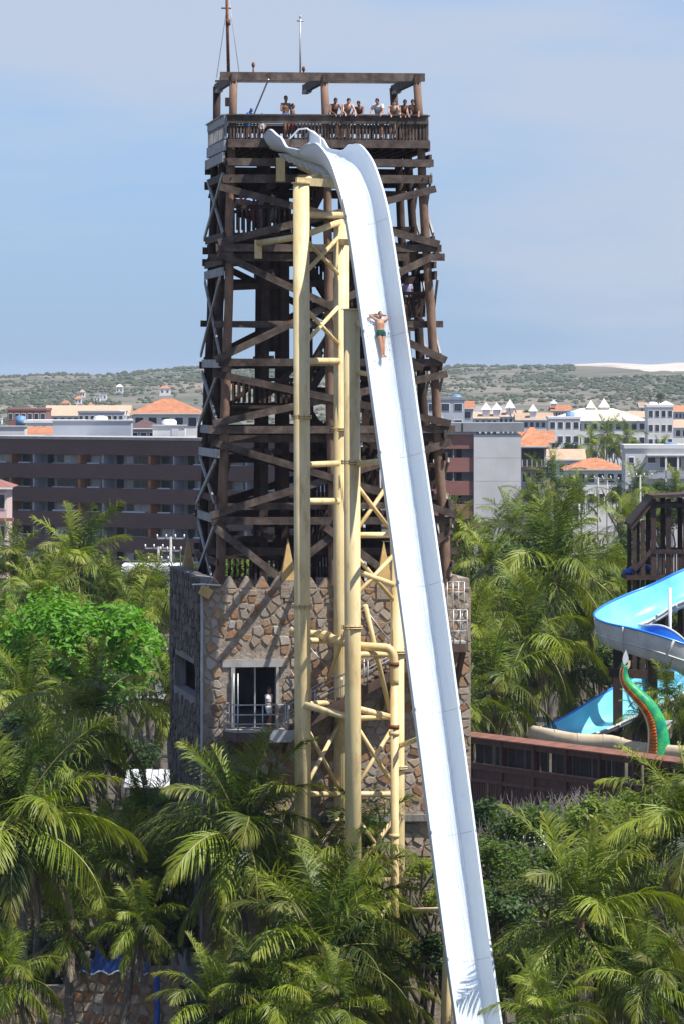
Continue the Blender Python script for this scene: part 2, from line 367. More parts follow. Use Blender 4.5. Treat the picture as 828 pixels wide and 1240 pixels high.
for k in range(len(LZ) - 1):                              # flights between the landings
    z0, z1 = LZ[k], LZ[k + 1]; dn = -1 if k % 2 == 0 else 1  # even flights come down towards the left
    us, ue = ((.62, .4) if dn < 0 else (.4, .62)); v = .3 if k % 2 == 0 else .66
    us += -dn * .02; ue += dn * .02
    top, bot = P(us, v, z0), P(ue, v, z1)
    for dv in (-.07, .07):
        a, b = P(us, v + dv, z0 - .1), P(ue, v + dv, z1 - .1)
        beam1('stringer', M['wood_d'], tower, a, b, .08, .3)
        beam1('handrail', M['wood_d'], tower, a + Z * 1.0, b + Z * 1.0, .07, .12)
        rail_run(a, b, 1.0, tower, 'wood_d', .3)
    for i in range(1, 16):
        p = lerp(top, bot, i / 16)
        place('tread', bal_me.setdefault('tread', MB().box((0, 0, 0), .26, 1.1, .05).mesh('tread', M['wood_d'])), tower, Matrix.Translation(p) @ Matrix.Rotation(TH, 4, 'Z'))
for z in (35.4, 31.9, 28.4, 24.6, 21.2):                  # ties across the well
    for v in (.42, .74):
        beam1('tie_beam', M['wood_d'], tower, P(.0, v, z + jit(.3)), P(1, v, z + jit(.3)), .1, .26)
    for u in (.225, .745): beam1('tie_beam', M['wood_d'], tower, P(u, 0, z + .3), P(u, 1, z + .3), .1, .24)
for i in range(11):                                        # boarded screens round the middle of the well
    for u, v, z0, z1 in ((.46 + i * .018, .56, 23.0, 26.2), (.24 + i * .008, .58, 29.0, 33.0), (.5 + i * .014, .8, 19.6, 22.6)):
        beam1('board', M['wood_d'], tower, P(u, v, z0), P(u, v, z1 + jit(.1)), .11, .03, BV)

ri = random.Random(19)
for k in range(34):                                        # odd planks and props nailed up inside the well
    u, v, z = ri.uniform(.1, .9), ri.uniform(.2, .85), ri.uniform(19.5, 36); du = ri.uniform(.12, .4) * ri.choice((-1, 1)); dz = ri.choice((0, 0, ri.uniform(-1.8, 1.8)))
    u2 = min(.98, max(.02, u + du)); beam1('plank', M['wood_d'] if ri.random() < .75 else M['wood'], tower, P(u, v, z), P(u2, v, z + dz), .06, ri.uniform(.16, .3))
# upper deck
DZ = LZ[0]
MB().prism([P(-.04, -.02, DZ), P(1.03, -.02, DZ), P(1.03, 1.02, DZ), P(-.04, 1.02, DZ)], (0, 0, -.1)).build('deck_floor', M['wood_d'], tower)
for i in range(19):
    u = -.02 + i * 1.04 / 18
    beam1('joist', M['wood_d'], tower, P(u, -.035, DZ - .32), P(u, 1.02, DZ - .32), .1, .3)
fbeam('front', -.02, zz(174), 1.035, zz(174), .34, .33, 'wood', .05)
fbeam('front', -.02, zz(197) + .02, 1.05, zz(197) + .02, .36, .3, 'wood', .05)
fbeam('left', -.04, zz(176), 1.03, zz(176), .3, .42, 'wood_g', .0); fbeam('left', -.03, zz(191), 1.05, zz(191), .34, .4, 'wood_g', .05)
fbeam('right', -.04, zz(176), 1.03, zz(176), .3, .4, 'wood', .0); fbeam('right', -.03, zz(191), 1.05, zz(191), .34, .35, 'wood', .05)
fbeam('back', -.03, zz(176), 1.03, zz(176), .3, .4, 'wood_d', .0)
RZ = zz(145)
for f_, m_, e in (('front', 'wood', .1), ('left', 'wood_g', .05), ('right', 'wood', .05), ('back', 'wood_d', .05)):
    fbeam(f_, -.02, RZ, 1.03, RZ, .3, .33, m_, e, .1, 'top_rail')
    fbeam(f_, -.02, RZ + .19, 1.03, RZ + .19, .28, .05, m_, e, .3, 'rail_cap')
def fr(s): return face_pt('front', s, zz(170) - .05, .26)
h_ = RZ - (zz(170) - .05)
rail_run(fr(-.01), fr(1.03), h_, tower, 'wood', .135, lambda t: .155 < t < .34)
for f_, m_ in (('left', 'wood_g'), ('right', 'wood'), ('back', 'wood_d')):
    rail_run(face_pt(f_, -.02, zz(170) - .05, .26), face_pt(f_, 1.02, zz(170) - .05, .26), h_, tower, m_, .15 if f_ == 'left' else .2, wd=.09)
# pergola frame over the deck
fbeam('front', -.06, zz(93), 1.03, zz(93), .05, .33, 'wood', .1, .2)
for u in (-.0, .5, 1.0):
    beam1('cross_beam', M['wood'] if u != 0 else M['wood'], tower, P(u, -.03, zz(94)), P(u, 1.05, zz(94)), .2, .34)
    beam1('cross_beam', M['wood_g'], tower, P(u, .8, zz(99)), P(u, 1.04, zz(99)), .24, .12)  # pale grey strip, sky light on the beam's underside put into its colour
for i in range(1, 4): beam1('rafter', M['wood'], tower, P(-.03, i * .27, zz(88)), P(1.03, i * .27, zz(88)), .08, .1)
beam1('stay_rod', M['steel'], tower, P(.19, -.02, zz(96)), P(.13, .3, RZ + .1), .05, .05)
box1('speaker_box', M['dark'], tower, P(.02, .55, zz(117)), .2, .25, .35)
# the wood post tops that stand proud
for u, px_, top in ((.0, 277, -40), (.37, 364, 20)):
    b_ = at(px_, 90, 200.5); t_ = at(px_ - (3 if u == 0 else 0), top, 200.5)
    a = thing('antenna_mast', 'thick tall antenna mast rising from the corner of the pergola frame' if u == 0 else 'thin lightning rod with a small cross at its tip on the pergola', 'antenna', b_)
    tube1('mast', M['rust'] if u == 0 else M['steel'], a, [b_ - Z * .1, t_], [.07, .05] if u == 0 else [.04, .03], 8)
    if u == 0:
        for dx in (-.55, .5):
            tube1('guy_wire', M['steel'], a, [b_ + Vector((dx * .9, .3, -.1)), b_ + Z * 3.2], .012, 4)
        tube1('clamp', M['rust'], a, [b_ + Z * 2.0 - UX * .02, b_ + Z * 2.25 - UX * .02], .1, 8)
        tube1('crossarm', M['rust'], a, [b_ + Z * 2.7 - UX * .3, b_ + Z * 2.7 + UX * .1], .03, 6)
    else:
        tube1('crossbar', M['steel'], a, [t_ - Z * .15 - UX * .13, t_ - Z * .15 + UX * .13], .035, 6)
        MB().ball(t_, .05, .05, .08).build('tip', M['steel'], a, True)
for px_, t_ in ((307, 78), (368, 83)):
    b_ = at(px_, 92, 200.6)
    o = MB().tube([b_, at(px_, t_, 200.6)], .035, 6).ball(at(px_, t_, 200.6), .07, .07, .12).build('vent_stub', M['rust'], None, True)
    tag(o, 'short round-headed stub on the pergola beam left of the rod' if px_ == 307 else 'short stub right beside the lightning rod on the pergola beam', 'stub')

# ------------------------------------------------------------------ stone base
TB = R(7.6)
bu = Vector((math.cos(TB), math.sin(TB), 0)); bb = Vector((-math.sin(TB), math.cos(TB), 0))
W0 = Vector((-5.53, 196.3, 0)); WW, WD = 10.75, 12.5
ZW = zz(713, 196.6)
def W(a, d, z): return W0 + bu * a + bb * d + Z * z       # a along the front, d into the tower
base = thing('stone_base', 'weathered flagstone base building with pointed crenellations under the timber tower', 'building', W(WW / 2, WD / 2, 0))
rotB = Matrix.Rotation(TB, 3, 'Z')
def wbox(name, m, a0, a1, d0, d1, z0, z1, parent=None):
    return box1(name, M[m], base if parent is None else parent, W((a0 + a1) / 2, (d0 + d1) / 2, (z0 + z1) / 2), a1 - a0, d1 - d0, z1 - z0, rotB)
DA0, DA1, DZ0, DZ1 = (285 - 245) / 30.5, (335 - 245) / 30.5, zz(882, 196.5), zz(808, 196.5)
tw = .45
wbox('wall', 'mortar', 0, DA0, 0, tw, 0, ZW); wbox('wall', 'mortar', DA1, WW, 0, tw, 0, ZW)
wbox('wall', 'mortar', DA0, DA1, 0, tw, DZ1, ZW); wbox('wall', 'mortar', DA0, DA1, 0, tw, 0, DZ0)
# left wall with its opening
LO0, LO1, LZ0, LZ1 = 2.5, 10.8, zz(843, 200), zz(803, 200)
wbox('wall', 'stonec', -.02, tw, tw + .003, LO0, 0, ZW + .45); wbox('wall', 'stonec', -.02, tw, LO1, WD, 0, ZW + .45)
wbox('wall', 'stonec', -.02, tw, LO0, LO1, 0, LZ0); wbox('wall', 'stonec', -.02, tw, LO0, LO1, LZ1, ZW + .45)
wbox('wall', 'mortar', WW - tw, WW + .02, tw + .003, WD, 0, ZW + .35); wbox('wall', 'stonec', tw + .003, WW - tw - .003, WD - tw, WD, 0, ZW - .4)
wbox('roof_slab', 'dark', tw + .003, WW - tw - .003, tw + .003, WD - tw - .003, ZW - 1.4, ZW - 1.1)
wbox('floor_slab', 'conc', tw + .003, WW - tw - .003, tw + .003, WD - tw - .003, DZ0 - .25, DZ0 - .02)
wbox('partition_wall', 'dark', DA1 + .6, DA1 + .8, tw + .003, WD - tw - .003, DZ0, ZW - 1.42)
wbox('plinth_ledge', 'stonec', -.05, WW + .05, -.3, -.003, zz(995, 196) - .1, zz(990, 196))
# pointed merlons along the front
nm = 16
for i in range(nm):
    a0 = .18 + i * .64 + jit(.02); h = .46 + jit(.05)
    pl = [W(a0, .02, ZW - .004), W(a0 + .62, .02, ZW - .004), W(a0 + .6, .02, ZW + .06), W(a0 + .36, .02, ZW + h), W(a0 + .27, .02, ZW + h), W(a0 + .03, .02, ZW + .06)]
    MB().prism(pl, bb * .36).build('merlon', M['mortar'], base)
    q = [lerp(W(a0 + .31, .02, ZW + h * .38), p, .74) for p in pl]
    MB().prism(q, -bb * .035).build('stone', M['stone'], base)
# door frame, window reveal, flagstones
for a0, a1, z0, z1 in ((DA0 - .16, DA0, DZ0, DZ1), (DA1, DA1 + .1, DZ0, DZ1)): wbox('door_jamb', 'conc', a0, a1, -.07, -.003, z0, z1)
wbox('lintel', 'conc', DA0 - .5, DA1 + .3, -.075, -.003, DZ1, DZ1 + .3)
wbox('door_post', 'steel', (DA0 + DA1) / 2 - .03, (DA0 + DA1) / 2 + .03, .2, .26, DZ0, DZ1 - .004)
pts2 = []
rnd = random.Random(11)
y_ = 8.6
while y_ < ZW + .1:
    x_ = -.2 + rnd.uniform(0, .3)
    while x_ < WW + .2:
        pts2.append((x_ + rnd.uniform(-.17, .17), y_ + rnd.uniform(-.14, .14))); x_ += rnd.uniform(.28, .52)
    y_ += .33
def voronoi(points, lo, hi):
    cells = []
    for i, (x, y) in enumerate(points):
        poly = [(max(lo[0], x - .9), max(lo[1], y - .9)), (min(hi[0], x + .9), max(lo[1], y - .9)), (min(hi[0], x + .9), min(hi[1], y + .9)), (max(lo[0], x - .9), min(hi[1], y + .9))]
        for j, (p, q) in enumerate(points):
            if j == i or abs(p - x) > 1.6 or abs(q - y) > 1.6: continue
            mx_, my_, dx, dy = (x + p) / 2, (y + q) / 2, p - x, q - y; new = []
            for k in range(len(poly)):
                a, b = poly[k], poly[(k + 1) % len(poly)]
                da = (a[0] - mx_) * dx + (a[1] - my_) * dy; db = (b[0] - mx_) * dx + (b[1] - my_) * dy
                if da <= 0: new.append(a)
                if da * db < 0: t = da / (da - db); new.append((a[0] + (b[0] - a[0]) * t, a[1] + (b[1] - a[1]) * t))
            poly = new
            if len(poly) < 3: break
        if len(poly) >= 3: cells.append(poly)
    return cells
def area(p): return abs(sum(p[i][0] * p[(i + 1) % len(p)][1] - p[(i + 1) % len(p)][0] * p[i][1] for i in range(len(p)))) / 2
def inset(poly, d, rn):
    cx = sum(p[0] for p in poly) / len(poly); cy = sum(p[1] for p in poly) / len(poly); out = []
    for x, y in poly:
        l = math.hypot(x - cx, y - cy) + 1e-6; k = max(.3, 1 - d * rn.uniform(.7, 1.5) / l); out.append((cx + (x - cx) * k, cy + (y - cy) * k))
    return out
def stones(parent, points, lo, hi, to3, outn, keep, rn, limit=300, m='stone'):
    cells = [c for c in voronoi(points, lo, hi) if area(c) > .028 and keep(c)]
    cells.sort(key=area, reverse=True)
    rest = MB()
    for k, c in enumerate(cells):
        q = inset(c, .045, rn); e = rn.uniform(.03, .07)
        a = [to3(*p) for p in q]; b = [to3(*p) + outn * e for p in inset(q, .02, rn)]; n = len(q)
        mb = MB() if k < limit else rest
        mb.add(a + b, [tuple(range(n, 2 * n))] + [(i, (i + 1) % n, n + (i + 1) % n, n + i) for i in range(n)])
        if k < limit: mb.build('stone', M[m], parent)
    if rest.v: kind(rest.build('small_stones', M[m], parent), 'stuff')
def keepw(c):
    for x, y in c:
        if DA0 - .2 < x < DA1 + .15 and DZ0 - .1 < y < DZ1 + .33: return False
    cx = sum(p[0] for p in c) / len(c); cy = sum(p[1] for p in c) / len(c)
    return not (DA0 - .2 < cx < DA1 + .15 and DZ0 < cy < DZ1 + .3) and rnd.random() < .9
stones(base, pts2, (.02, 8.8), (WW - .02, ZW - .02), lambda a, z: W(a, .004, z), -bb, keepw, rnd, 280)
pl2 = [(x + rnd.uniform(-.2, .2), y + rnd.uniform(-.13, .13)) for x in [.5 + .55 * i for i in range(22)] for y in [8.9 + .38 * j for j in range(30)]]
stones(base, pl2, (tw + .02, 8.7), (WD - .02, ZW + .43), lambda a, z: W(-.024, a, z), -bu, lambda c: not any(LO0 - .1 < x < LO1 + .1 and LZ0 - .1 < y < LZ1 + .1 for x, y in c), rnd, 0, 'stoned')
# drain pipe and lamp on the left corner
tube1('downpipe', M['conc'], base, [W(-.02, -.12, 3), W(-.02, -.12, ZW + .1)], .055, 8)
lamp_p = W(.12, -.25, ZW - .1)
fl = thing('floodlight', 'small box floodlight on a bracket at the corner of the stone base', 'floodlight', lamp_p)
MB().box(lamp_p, .5, .16, .4, Matrix.Rotation(.5, 3, 'Y')).build('lamp_housing', M['ochre'], fl)
tube1('bracket', M['steelw'], fl, [lamp_p + V(-.55, .2, .28), lamp_p + V(-.1, .1, .3), lamp_p + V(.5, .2, .25), lamp_p + V(.6, .3, .25)], .03, 6)
tube1('bracket', M['steelw'], fl, [lamp_p + V(0, .05, 0), lamp_p + V(.1, .3, .22)], .03, 6)
# obelisks on the corners of the base
for px_, pt, pb_, Y_, lab in ((228, 648, 698, 207.5, 'ochre obelisk at the shaded left end of the stone parapet'), (349, 651, 702, 197.0, 'ochre obelisk on the front parapet beside the tall yellow column'), (464, 655, 704, 197.5, 'ochre obelisk on the front parapet behind the slide'), (311, 640, 690, 208.3, 'ochre obelisk at the back of the base seen between the timber braces')):
    a, b = at(px_, pt, Y_), at(px_, pb_, Y_); s_ = .3
    mb = MB(); q = [b + bu * (x * s_) + bb * (y * s_) for x, y in ((-1, -1), (1, -1), (1, 1), (-1, 1))]
    q2 = [p - Z * 1.4 for p in q]
    mb.add(q + [a], [(0, 1, 4), (1, 2, 4), (2, 3, 4), (3, 0, 4)]); o = None
    t_ = thing('obelisk', lab, 'obelisk', b, 'pointed ornaments round the parapet of the stone base')
    mb.build('spike', M['ochre'], t_)
    MB().add([p + (p - b) * .06 for p in q] + [p - Z * .7 + (p - b) * .06 for p in q], [(3, 2, 1, 0), (0, 1, 5, 4), (1, 2, 6, 5), (2, 3, 7, 6), (3, 0, 4, 7)][::1]).build('pedestal', M['mortar'], t_)

# balcony, outside stair and right landing on the base
bal = thing('steel_balcony', 'brown steel balcony with grey pipe railings outside the stone doorway', 'balcony', W(2, -1, DZ0 - .5))
bz = DZ0 - .02
def Wp(px_, d, z):                                        # wall coordinate under a photo column
    a = (px_ - 245) / 30.5; return W(a, d, z)
pl = [Wp(278, -.02, bz), Wp(270, -.5, bz), Wp(284, -1.35, bz), Wp(344, -1.35, bz), Wp(344, -.02, bz)]
MB().prism(pl, (0, 0, -.1)).build('platform', M['conc'], bal)
for a, b in zip(pl[:-1], pl[1:]): beam1('edge_beam', M['browns'], bal, a - Z * .25, b - Z * .25, .08, .36)
for a, b in ((pl[0], pl[2]), (pl[4], pl[3])): beam1('bracket', M['browns'], bal, lerp(a, b, .05) - Z * .9, lerp(a, b, .8) - Z * .4, .12, .2)
MB().prism([Wp(322, -1.41, bz + .02), Wp(350, -1.41, bz + .02), Wp(362, -1.41, bz + .32), Wp(362, -1.41, bz + .1), Wp(348, -1.41, bz - .45), Wp(322, -1.41, bz - .45)], -bb * .04).build('splice_plate', M['steel'], bal)
def piperail(parent, pts, h=1.02, rows=(1.0, .62, .26), r=.026, posts=None, ext=0):
    pts = [Vector(p) for p in pts]
    for k in rows: tube1('rail', M['steel'], parent, [p + Z * h * k for p in pts], r, 6)
    for p in (posts or pts): tube1('rail_post', M['steel'], parent, [Vector(p) - Z * .1, Vector(p) + Z * h], r * 1.1, 6)
piperail(bal, pl[:4], posts=[pl[0], pl[1], pl[2], lerp(pl[2], pl[3], .5), pl[3], lerp(pl[2], pl[3], .96)])
for px_ in (283, 288): tube1('rail_post', M['steel'], bal, [Wp(px_ , -.15, bz), Wp(px_, -.15, bz + 2.2)], .03, 6)
st = thing('outside_stair', 'dark brown steel stair with pipe railings climbing the stone wall behind the columns', 'stairs', W(6, -1, 0))
sa, sb = Wp(346, -.7, bz), Wp(536, -.7, zz(776, 197))
for d in (-.55, .55):
    a, b = sa + bb * d, sb + bb * d
    beam1('stringer', M['browns'], st, a - Z * .12, b - Z * .12, .07, .34)
    piperail(st, [a, b], 1.0, (1.0, .55), .024, [lerp(a, b, k / 6) for k in range(7)])
for i in range(1, 20):
    place('tread', bal_me.setdefault('st', MB().box((0, 0, 0), .3, 1.05, .05, rotB).mesh('tread', M['browns'])), st, Matrix.Translation(lerp(sa, sb, i / 20)))
for k in (.3, .62): beam1('strut', M['browns'], st, lerp(sa, sb, k) - Z * .2, lerp(sa, sb, k) + bb * .68 - Z * 1.4, .1, .14)
lz = zz(776, 197)
lp = [Wp(534, -1.3, lz), Wp(562, -1.3, lz), Wp(562, -.02, lz), Wp(534, -.02, lz)]
MB().prism(lp, (0, 0, -.12)).build('landing', M['conc'], st)
for a, b in zip(lp[:3], lp[1:]): beam1('edge_beam', M['browns'], st, a - Z * .25, b - Z * .25, .08, .34)
beam1('strut', M['browns'], st, Wp(558, -1.1, lz - .4), Wp(548, -.1, lz - 2.6), .16, .24); beam1('strut', M['browns'], st, Wp(538, -1.1, lz - .4), Wp(530, -.1, lz - 2.6), .16, .24)
piperail(st, [lp[0], lp[1], lp[2]], 1.25, (1, .66, .33), .026, [lp[0], lerp(lp[0], lp[1], .4), lerp(lp[0], lp[1], .7), lp[1], lp[2]])
piperail(st, [Wp(539, -1.0, lz + 1.0), Wp(560, -1.0, lz + 1.0)], 1.35, (1, .7), .024, [Wp(539, -1.0, lz + 1), Wp(546, -1., lz + 1), Wp(553, -1, lz + 1), Wp(560, -1, lz + 1)])
for px_, y0, px1, y1 in ((440, 735, 470, 775), (352, 812, 378, 850), (372, 780, 395, 808)):
    o = tube1('rail', M['steel'], st, [Wp(px_, -.1, zz(y0, 196.5)), Wp(px1, -.3, zz(y1, 196.5))], .03, 6)

# ------------------------------------------------------------------ white free-fall slide
def slidemat(name, water):
    m, t, b = newmat(name); L = t.links.new
    at_ = N(t, 'ShaderNodeUVMap'); mp = N(t, 'ShaderNodeMapping'); mp.inputs['Scale'].default_value = (7, .5, 1)
    L(at_.outputs[0], mp.inputs[0])
    nz = N(t, 'ShaderNodeTexNoise'); nz.inputs['Scale'].default_value = 1.6; nz.inputs['Detail'].default_value = 8; nz.inputs['Roughness'].default_value = .62; nz.inputs['Distortion'].default_value = .5
    L(mp.outputs[0], nz.inputs['Vector'])
    rp = N(t, 'ShaderNodeValToRGB'); e = rp.color_ramp.elements
    L(nz.outputs[0], rp.inputs[0])
    b.inputs['Roughness'].default_value = .3; b.inputs['Specular IOR Level'].default_value = .4
    if water:                                             # thin foaming sheet: white threads over clear water
        e[0].position, e[1].position = .36, .62; e[0].color = (.04, .04, .04, 1); e[1].color = (.75, .75, .75, 1)
        b.inputs['Base Color'].default_value = (.86, .9, .92, 1); b.inputs['Roughness'].default_value = .22
        cl = N(t, 'ShaderNodeBsdfTransparent'); cl.inputs[0].default_value = (.95, .98, 1.0, 1)
        gl = N(t, 'ShaderNodeBsdfGlossy'); gl.inputs['Roughness'].default_value = .12
        m1 = N(t, 'ShaderNodeMixShader'); m1.inputs[0].default_value = .06; L(cl.outputs[0], m1.inputs[1]); L(gl.outputs[0], m1.inputs[2])
        ms = N(t, 'ShaderNodeMixShader'); L(rp.outputs[0], ms.inputs[0]); L(m1.outputs[0], ms.inputs[1]); L(b.outputs[0], ms.inputs[2])
        L(ms.outputs[0], t.nodes['Material Output'].inputs[0])
    else:
        e[0].position, e[1].position = .3, .7; e[0].color = (.62, .69, .74, 1); e[1].color = (.7, .745, .775, 1)
        n2 = N(t, 'ShaderNodeTexNoise'); n2.inputs['Scale'].default_value = 1.3; n2.inputs['Detail'].default_value = 8; n2.inputs['Roughness'].default_value = .7
        g = N(t, 'ShaderNodeNewGeometry'); L(g.outputs['Position'], n2.inputs['Vector'])
        r2 = N(t, 'ShaderNodeValToRGB'); r2.color_ramp.elements[0].position = .58; r2.color_ramp.elements[1].position = .8; r2.color_ramp.elements[1].color = (.5, .5, .5, 1)
        L(n2.outputs[0], r2.inputs[0])
        mx = N(t, 'ShaderNodeMix', data_type='RGBA'); mx.inputs[7].default_value = (.47, .53, .58, 1); L(r2.outputs[0], mx.inputs[0]); L(rp.outputs[0], mx.inputs[6]); L(mx.outputs[2], b.inputs['Base Color'])
    bp = N(t, 'ShaderNodeBump'); bp.inputs['Distance'].default_value = .008 if water else .004; L(nz.outputs[0], bp.inputs['Height']); L(bp.outputs[0], b.inputs['Normal'])
    return m
M['slide'] = slidemat('white_fibreglass', False); M['film'] = slidemat('running_water', True)
HD = R(27)
sd_ = Vector((math.sin(HD), -math.cos(HD), 0)); cd = Vector((math.cos(HD), math.sin(HD), 0))
S0 = Vector((-2.05, 199.2, 0))
prof_path = [(-.65, 37.1), (.6, 36.95), (1.6, 36.75), (2.8, 36.5), (3.8, 36.25), (4.6, 35.85), (5.3, 35.15), (5.85, 34.2), (6.3, 33.0), (6.75, 31.6), (7.4, 29.5), (8.4, 26.2), (10.3, 19.9), (12.1, 13.6), (13.7, 7.9), (14.75, 4.4), (15.5, 2.3), (16.6, 1.0), (18.2, .62), (22, .55), (27, .55)]
cp = catmull([(a, b, 0) for a, b in prof_path], 8)
def rim_h(s):
    pts = ((-.65, .6), (-.1, .88), (.8, .66), (1.5, .36), (2.5, .42), (3.3, .82), (3.9, 1.0), (4.6, .95), (5.4, .84), (6.2, .84), (7.5, .84), (30, .84))
    for (a, ha), (b, hb) in zip(pts, pts[1:]):
        if s <= b: return lerp(ha, hb, sstep(a, b, s))
    return .84
HWD = .88
def section(i):
    a, b, c_ = cp[max(i - 1, 0)], cp[i], cp[min(i + 1, len(cp) - 1)]
    tg = sd_ * (c_.x - a.x) + Z * (c_.y - a.y); tg.normalize()
    n = cd.cross(tg); n = n if n.dot(Z) > 0 or n.dot(sd_) > 0 else -n
    o = S0 + sd_ * b.x + Z * b.y
    return o, tg, n, rim_h(b.x)
lens = [0.0]
for i in range(1, len(cp)): lens.append(lens[-1] + (cp[i] - cp[i - 1]).length)
def profile(h):
    inn = []
    for k in range(11):                                   # left wall: lip, then a rounded foot
        t = k / 10; inn.append((-HWD + .74 * (1 - math.cos(t * math.pi / 2)), h * (1 - math.sin(t * math.pi / 2))))
    inn = [(-HWD - .09, h), (-HWD, h + .015)] + inn[1:] + [(-.07, -.003)]
    full = inn + [(0, -.004)] + [(-x, y) for x, y in reversed(inn)]
    out = [(x * 1.0 + (.045 if x > 0 else -.045), y - .05) for x, y in reversed(full)]
    out[0] = (HWD + .09, h - .05); out[-1] = (-HWD - .09, h - .05); out[1] = (HWD + .05, h - .055); out[-2] = (-HWD - .05, h - .055)
    return full, out
def sweep(i0, i1, fn):
    mb = MB(); rows = []; uv = []
    for i in range(i0, i1 + 1):
        o, tg, n, h = section(i); q = fn(h); rows.append(q)
        for x, y in q: mb.v.append(tuple(o + cd * x + n * y)); uv.append((x, lens[i]))
    k = len(rows[0])
    return mb, k, uv
def with_uv(mb, uv, name, m, parent):
    me = mb.mesh(name, m, True); l = me.uv_layers.new(name='uv')
    l.data.foreach_set('uv', [c for lo in me.loops for c in uv[lo.vertex_index]])
    return place(name, me, parent)
slide = thing('water_slide', 'towering white free-fall water slide dropping from the timber deck', 'slide', S0 + sd_ * 10)
cuts = [0]; nxt = 3.2
for i, L_ in enumerate(lens):
    if L_ >= nxt and i - cuts[-1] > 3: cuts.append(i); nxt = L_ + 4.6
cuts.append(len(cp) - 1)
def shell(h):
    a, b = profile(h); return a + b
for a, b in zip(cuts, cuts[1:]):
    mb, k, uv = sweep(a, b, shell)
    for r in range(b - a):
        for j in range(k): mb.f.append((r * k + j, r * k + (j + 1) % k, (r + 1) * k + (j + 1) % k, (r + 1) * k + j)); mb.m.append(0)
    mb.f.append(tuple(range(k))); mb.f.append(tuple((b - a) * k + j for j in range(k - 1, -1, -1))); mb.m += [0, 0]
    seg = with_uv(mb, uv, 'trough_segment', M['slide'], slide)
    es = seg.modifiers.new('edge', 'EDGE_SPLIT'); es.split_angle = R(38)
for c in cuts[1:-1]:                                      # bolted joints: a thin collar round the outside
    o, tg, n, h = section(c); f_, out = profile(h); mb = MB()
    for sgn in (-1, 1):
        for x, y in [(x * 1.0, y) for x, y in out]:
            mb.v.append(tuple(o + tg * (.035 * sgn) + cd * (x * 1.03) + n * (y - .035 + (.03 if abs(x) > .8 else 0))))
    k = len(out)
    for j in range(k - 1): mb.f.append((j, j + 1, k + j + 1, k + j)); mb.m.append(0)
    mb.build('joint_flange', M['slide'], slide, True)
    mb = MB()
    for sgn in (-1, 1):
        for x, y in f_: mb.v.append(tuple(o + tg * (.012 * sgn) + cd * (x * .992) + n * (y + .007)))
    k = len(f_)
    for j in range(2, k - 3): mb.f.append((j, j + 1, k + j + 1, k + j)); mb.m.append(0)
    mb.build('joint_seam', M['steel'], slide, True)
    for sx in (-1, 1):
        p = o + cd * (sx * (HWD + .06)) + n * (h - .02)
        MB().tube([p - tg * .06, p + tg * .06], .045, 6).build('bolt_plate', M['steel'], slide)
def film(h): return [(x, .016 + .006 * math.cos(x * 19) + (0 if abs(x) < .14 else h * (1 - math.sqrt(max(0, 1 - ((abs(x) - .14) / .74) ** 2))))) for x in (-.62, -.54, -.46, -.34, -.2, -.07, .07, .2, .34, .46, .54, .62)]
i0 = 8; mb, k, uv = sweep(i0, len(cp) - 1, film)
for r in range(len(cp) - 1 - i0):
    for j in range(k - 1): mb.f.append((r * k + j, r * k + j + 1, (r + 1) * k + j + 1, (r + 1) * k + j)); mb.m.append(0)
kind(with_uv(mb, uv, 'running_water', M['film'], slide), 'stuff')
# stiffening ribs under the start and the grab hoop over it
for i in range(6, 44, 4):
    o, tg, n, h = section(i); mb = MB()
    mb.prism([o + cd * -.72 - n * .06, o + cd * .72 - n * .06, o + cd * .5 - n * .36, o + cd * -.5 - n * .36], tg * .07)
    mb.build('rib', M['slide'], slide)
hp = [at(343, 183, 199.6), at(345, 174, 199.6), at(362, 156, 199.2), at(372, 155, 198.9), at(388, 166, 198.3), at(389, 184, 198.2)]
tube1('grab_hoop', M['steelw'], slide, hp, .035, 8)

# ------------------------------------------------------------------ yellow steel frame
frame = thing('yellow_support_frame', 'cream yellow steel column frame with crossed braces carrying the white slide', 'support frame', at(400, 1290, 194))
def colm(px0, py0, px1, YY, r, name='column'):
    a = at(px0, py0, YY); b = at(px1, 1290, YY); b.z = 0; tube1(name, M['yellow'], frame, [b, a], r, 20)
    return a, b
CA = colm(365, 222, 368, 194.0, .32); CB = colm(413, 268, 413, 197.0, .29); CC = colm(425, 375, 428, 193.2, .32); CDd = colm(480, 640, 482, 195.0, .27)
def onc(c, py, Y=None):
    a, b = c; z = CZ - (py - HY) * a.y / F; t = (a.z - z) / (a.z - b.z); return lerp(a, b, t)
MB().tube([CA[0], CA[0] + Z * .06], .38, 16).build('cap_plate', M['yellow'], frame)
for c_, rows in ((CA, (505, 735)), (CC, (560, 760)), (CB, (520,)), (CDd, (790, 930))):
    for y in rows:
        p_ = onc(c_, y)
        for dz_ in (-.05, .03): tube1('splice_flange', M['yellow2'], frame, [p_ + Z * dz_, p_ + Z * (dz_ + .04)], .4, 20)
        for k_ in range(10): q_ = p_ + V(math.cos(k_ * .628) * .365, math.sin(k_ * .628) * .365, 0); tube1('flange_bolt', M['rust'], frame, [q_ - Z * .08, q_ + Z * .1], .022, 6)
MB().tube([CC[0], CC[0] + Z * .05], .36, 16).build('cap_plate', M['yellow'], frame)
def under(py):
    i_ = min(range(len(cp)), key=lambda i: abs(section(i)[0].z - zz(py, 192.5))); o, tg, n, h = section(i_); return o - n * .3
def bar(p, q, r=.1, m='yellow', name='strut'): return tube1(name, M[m], frame, [p, q], r, 10)
for y in (260, 437, 607): bar(onc(CA, y), onc(CB, y), .13)
for y in (563, 853): bar(onc(CA, y), onc(CB, y - 2), .12)
for y in (563, 690): bar(onc(CC, y), onc(CDd, y + 20) if y > 640 else under(y), .12)
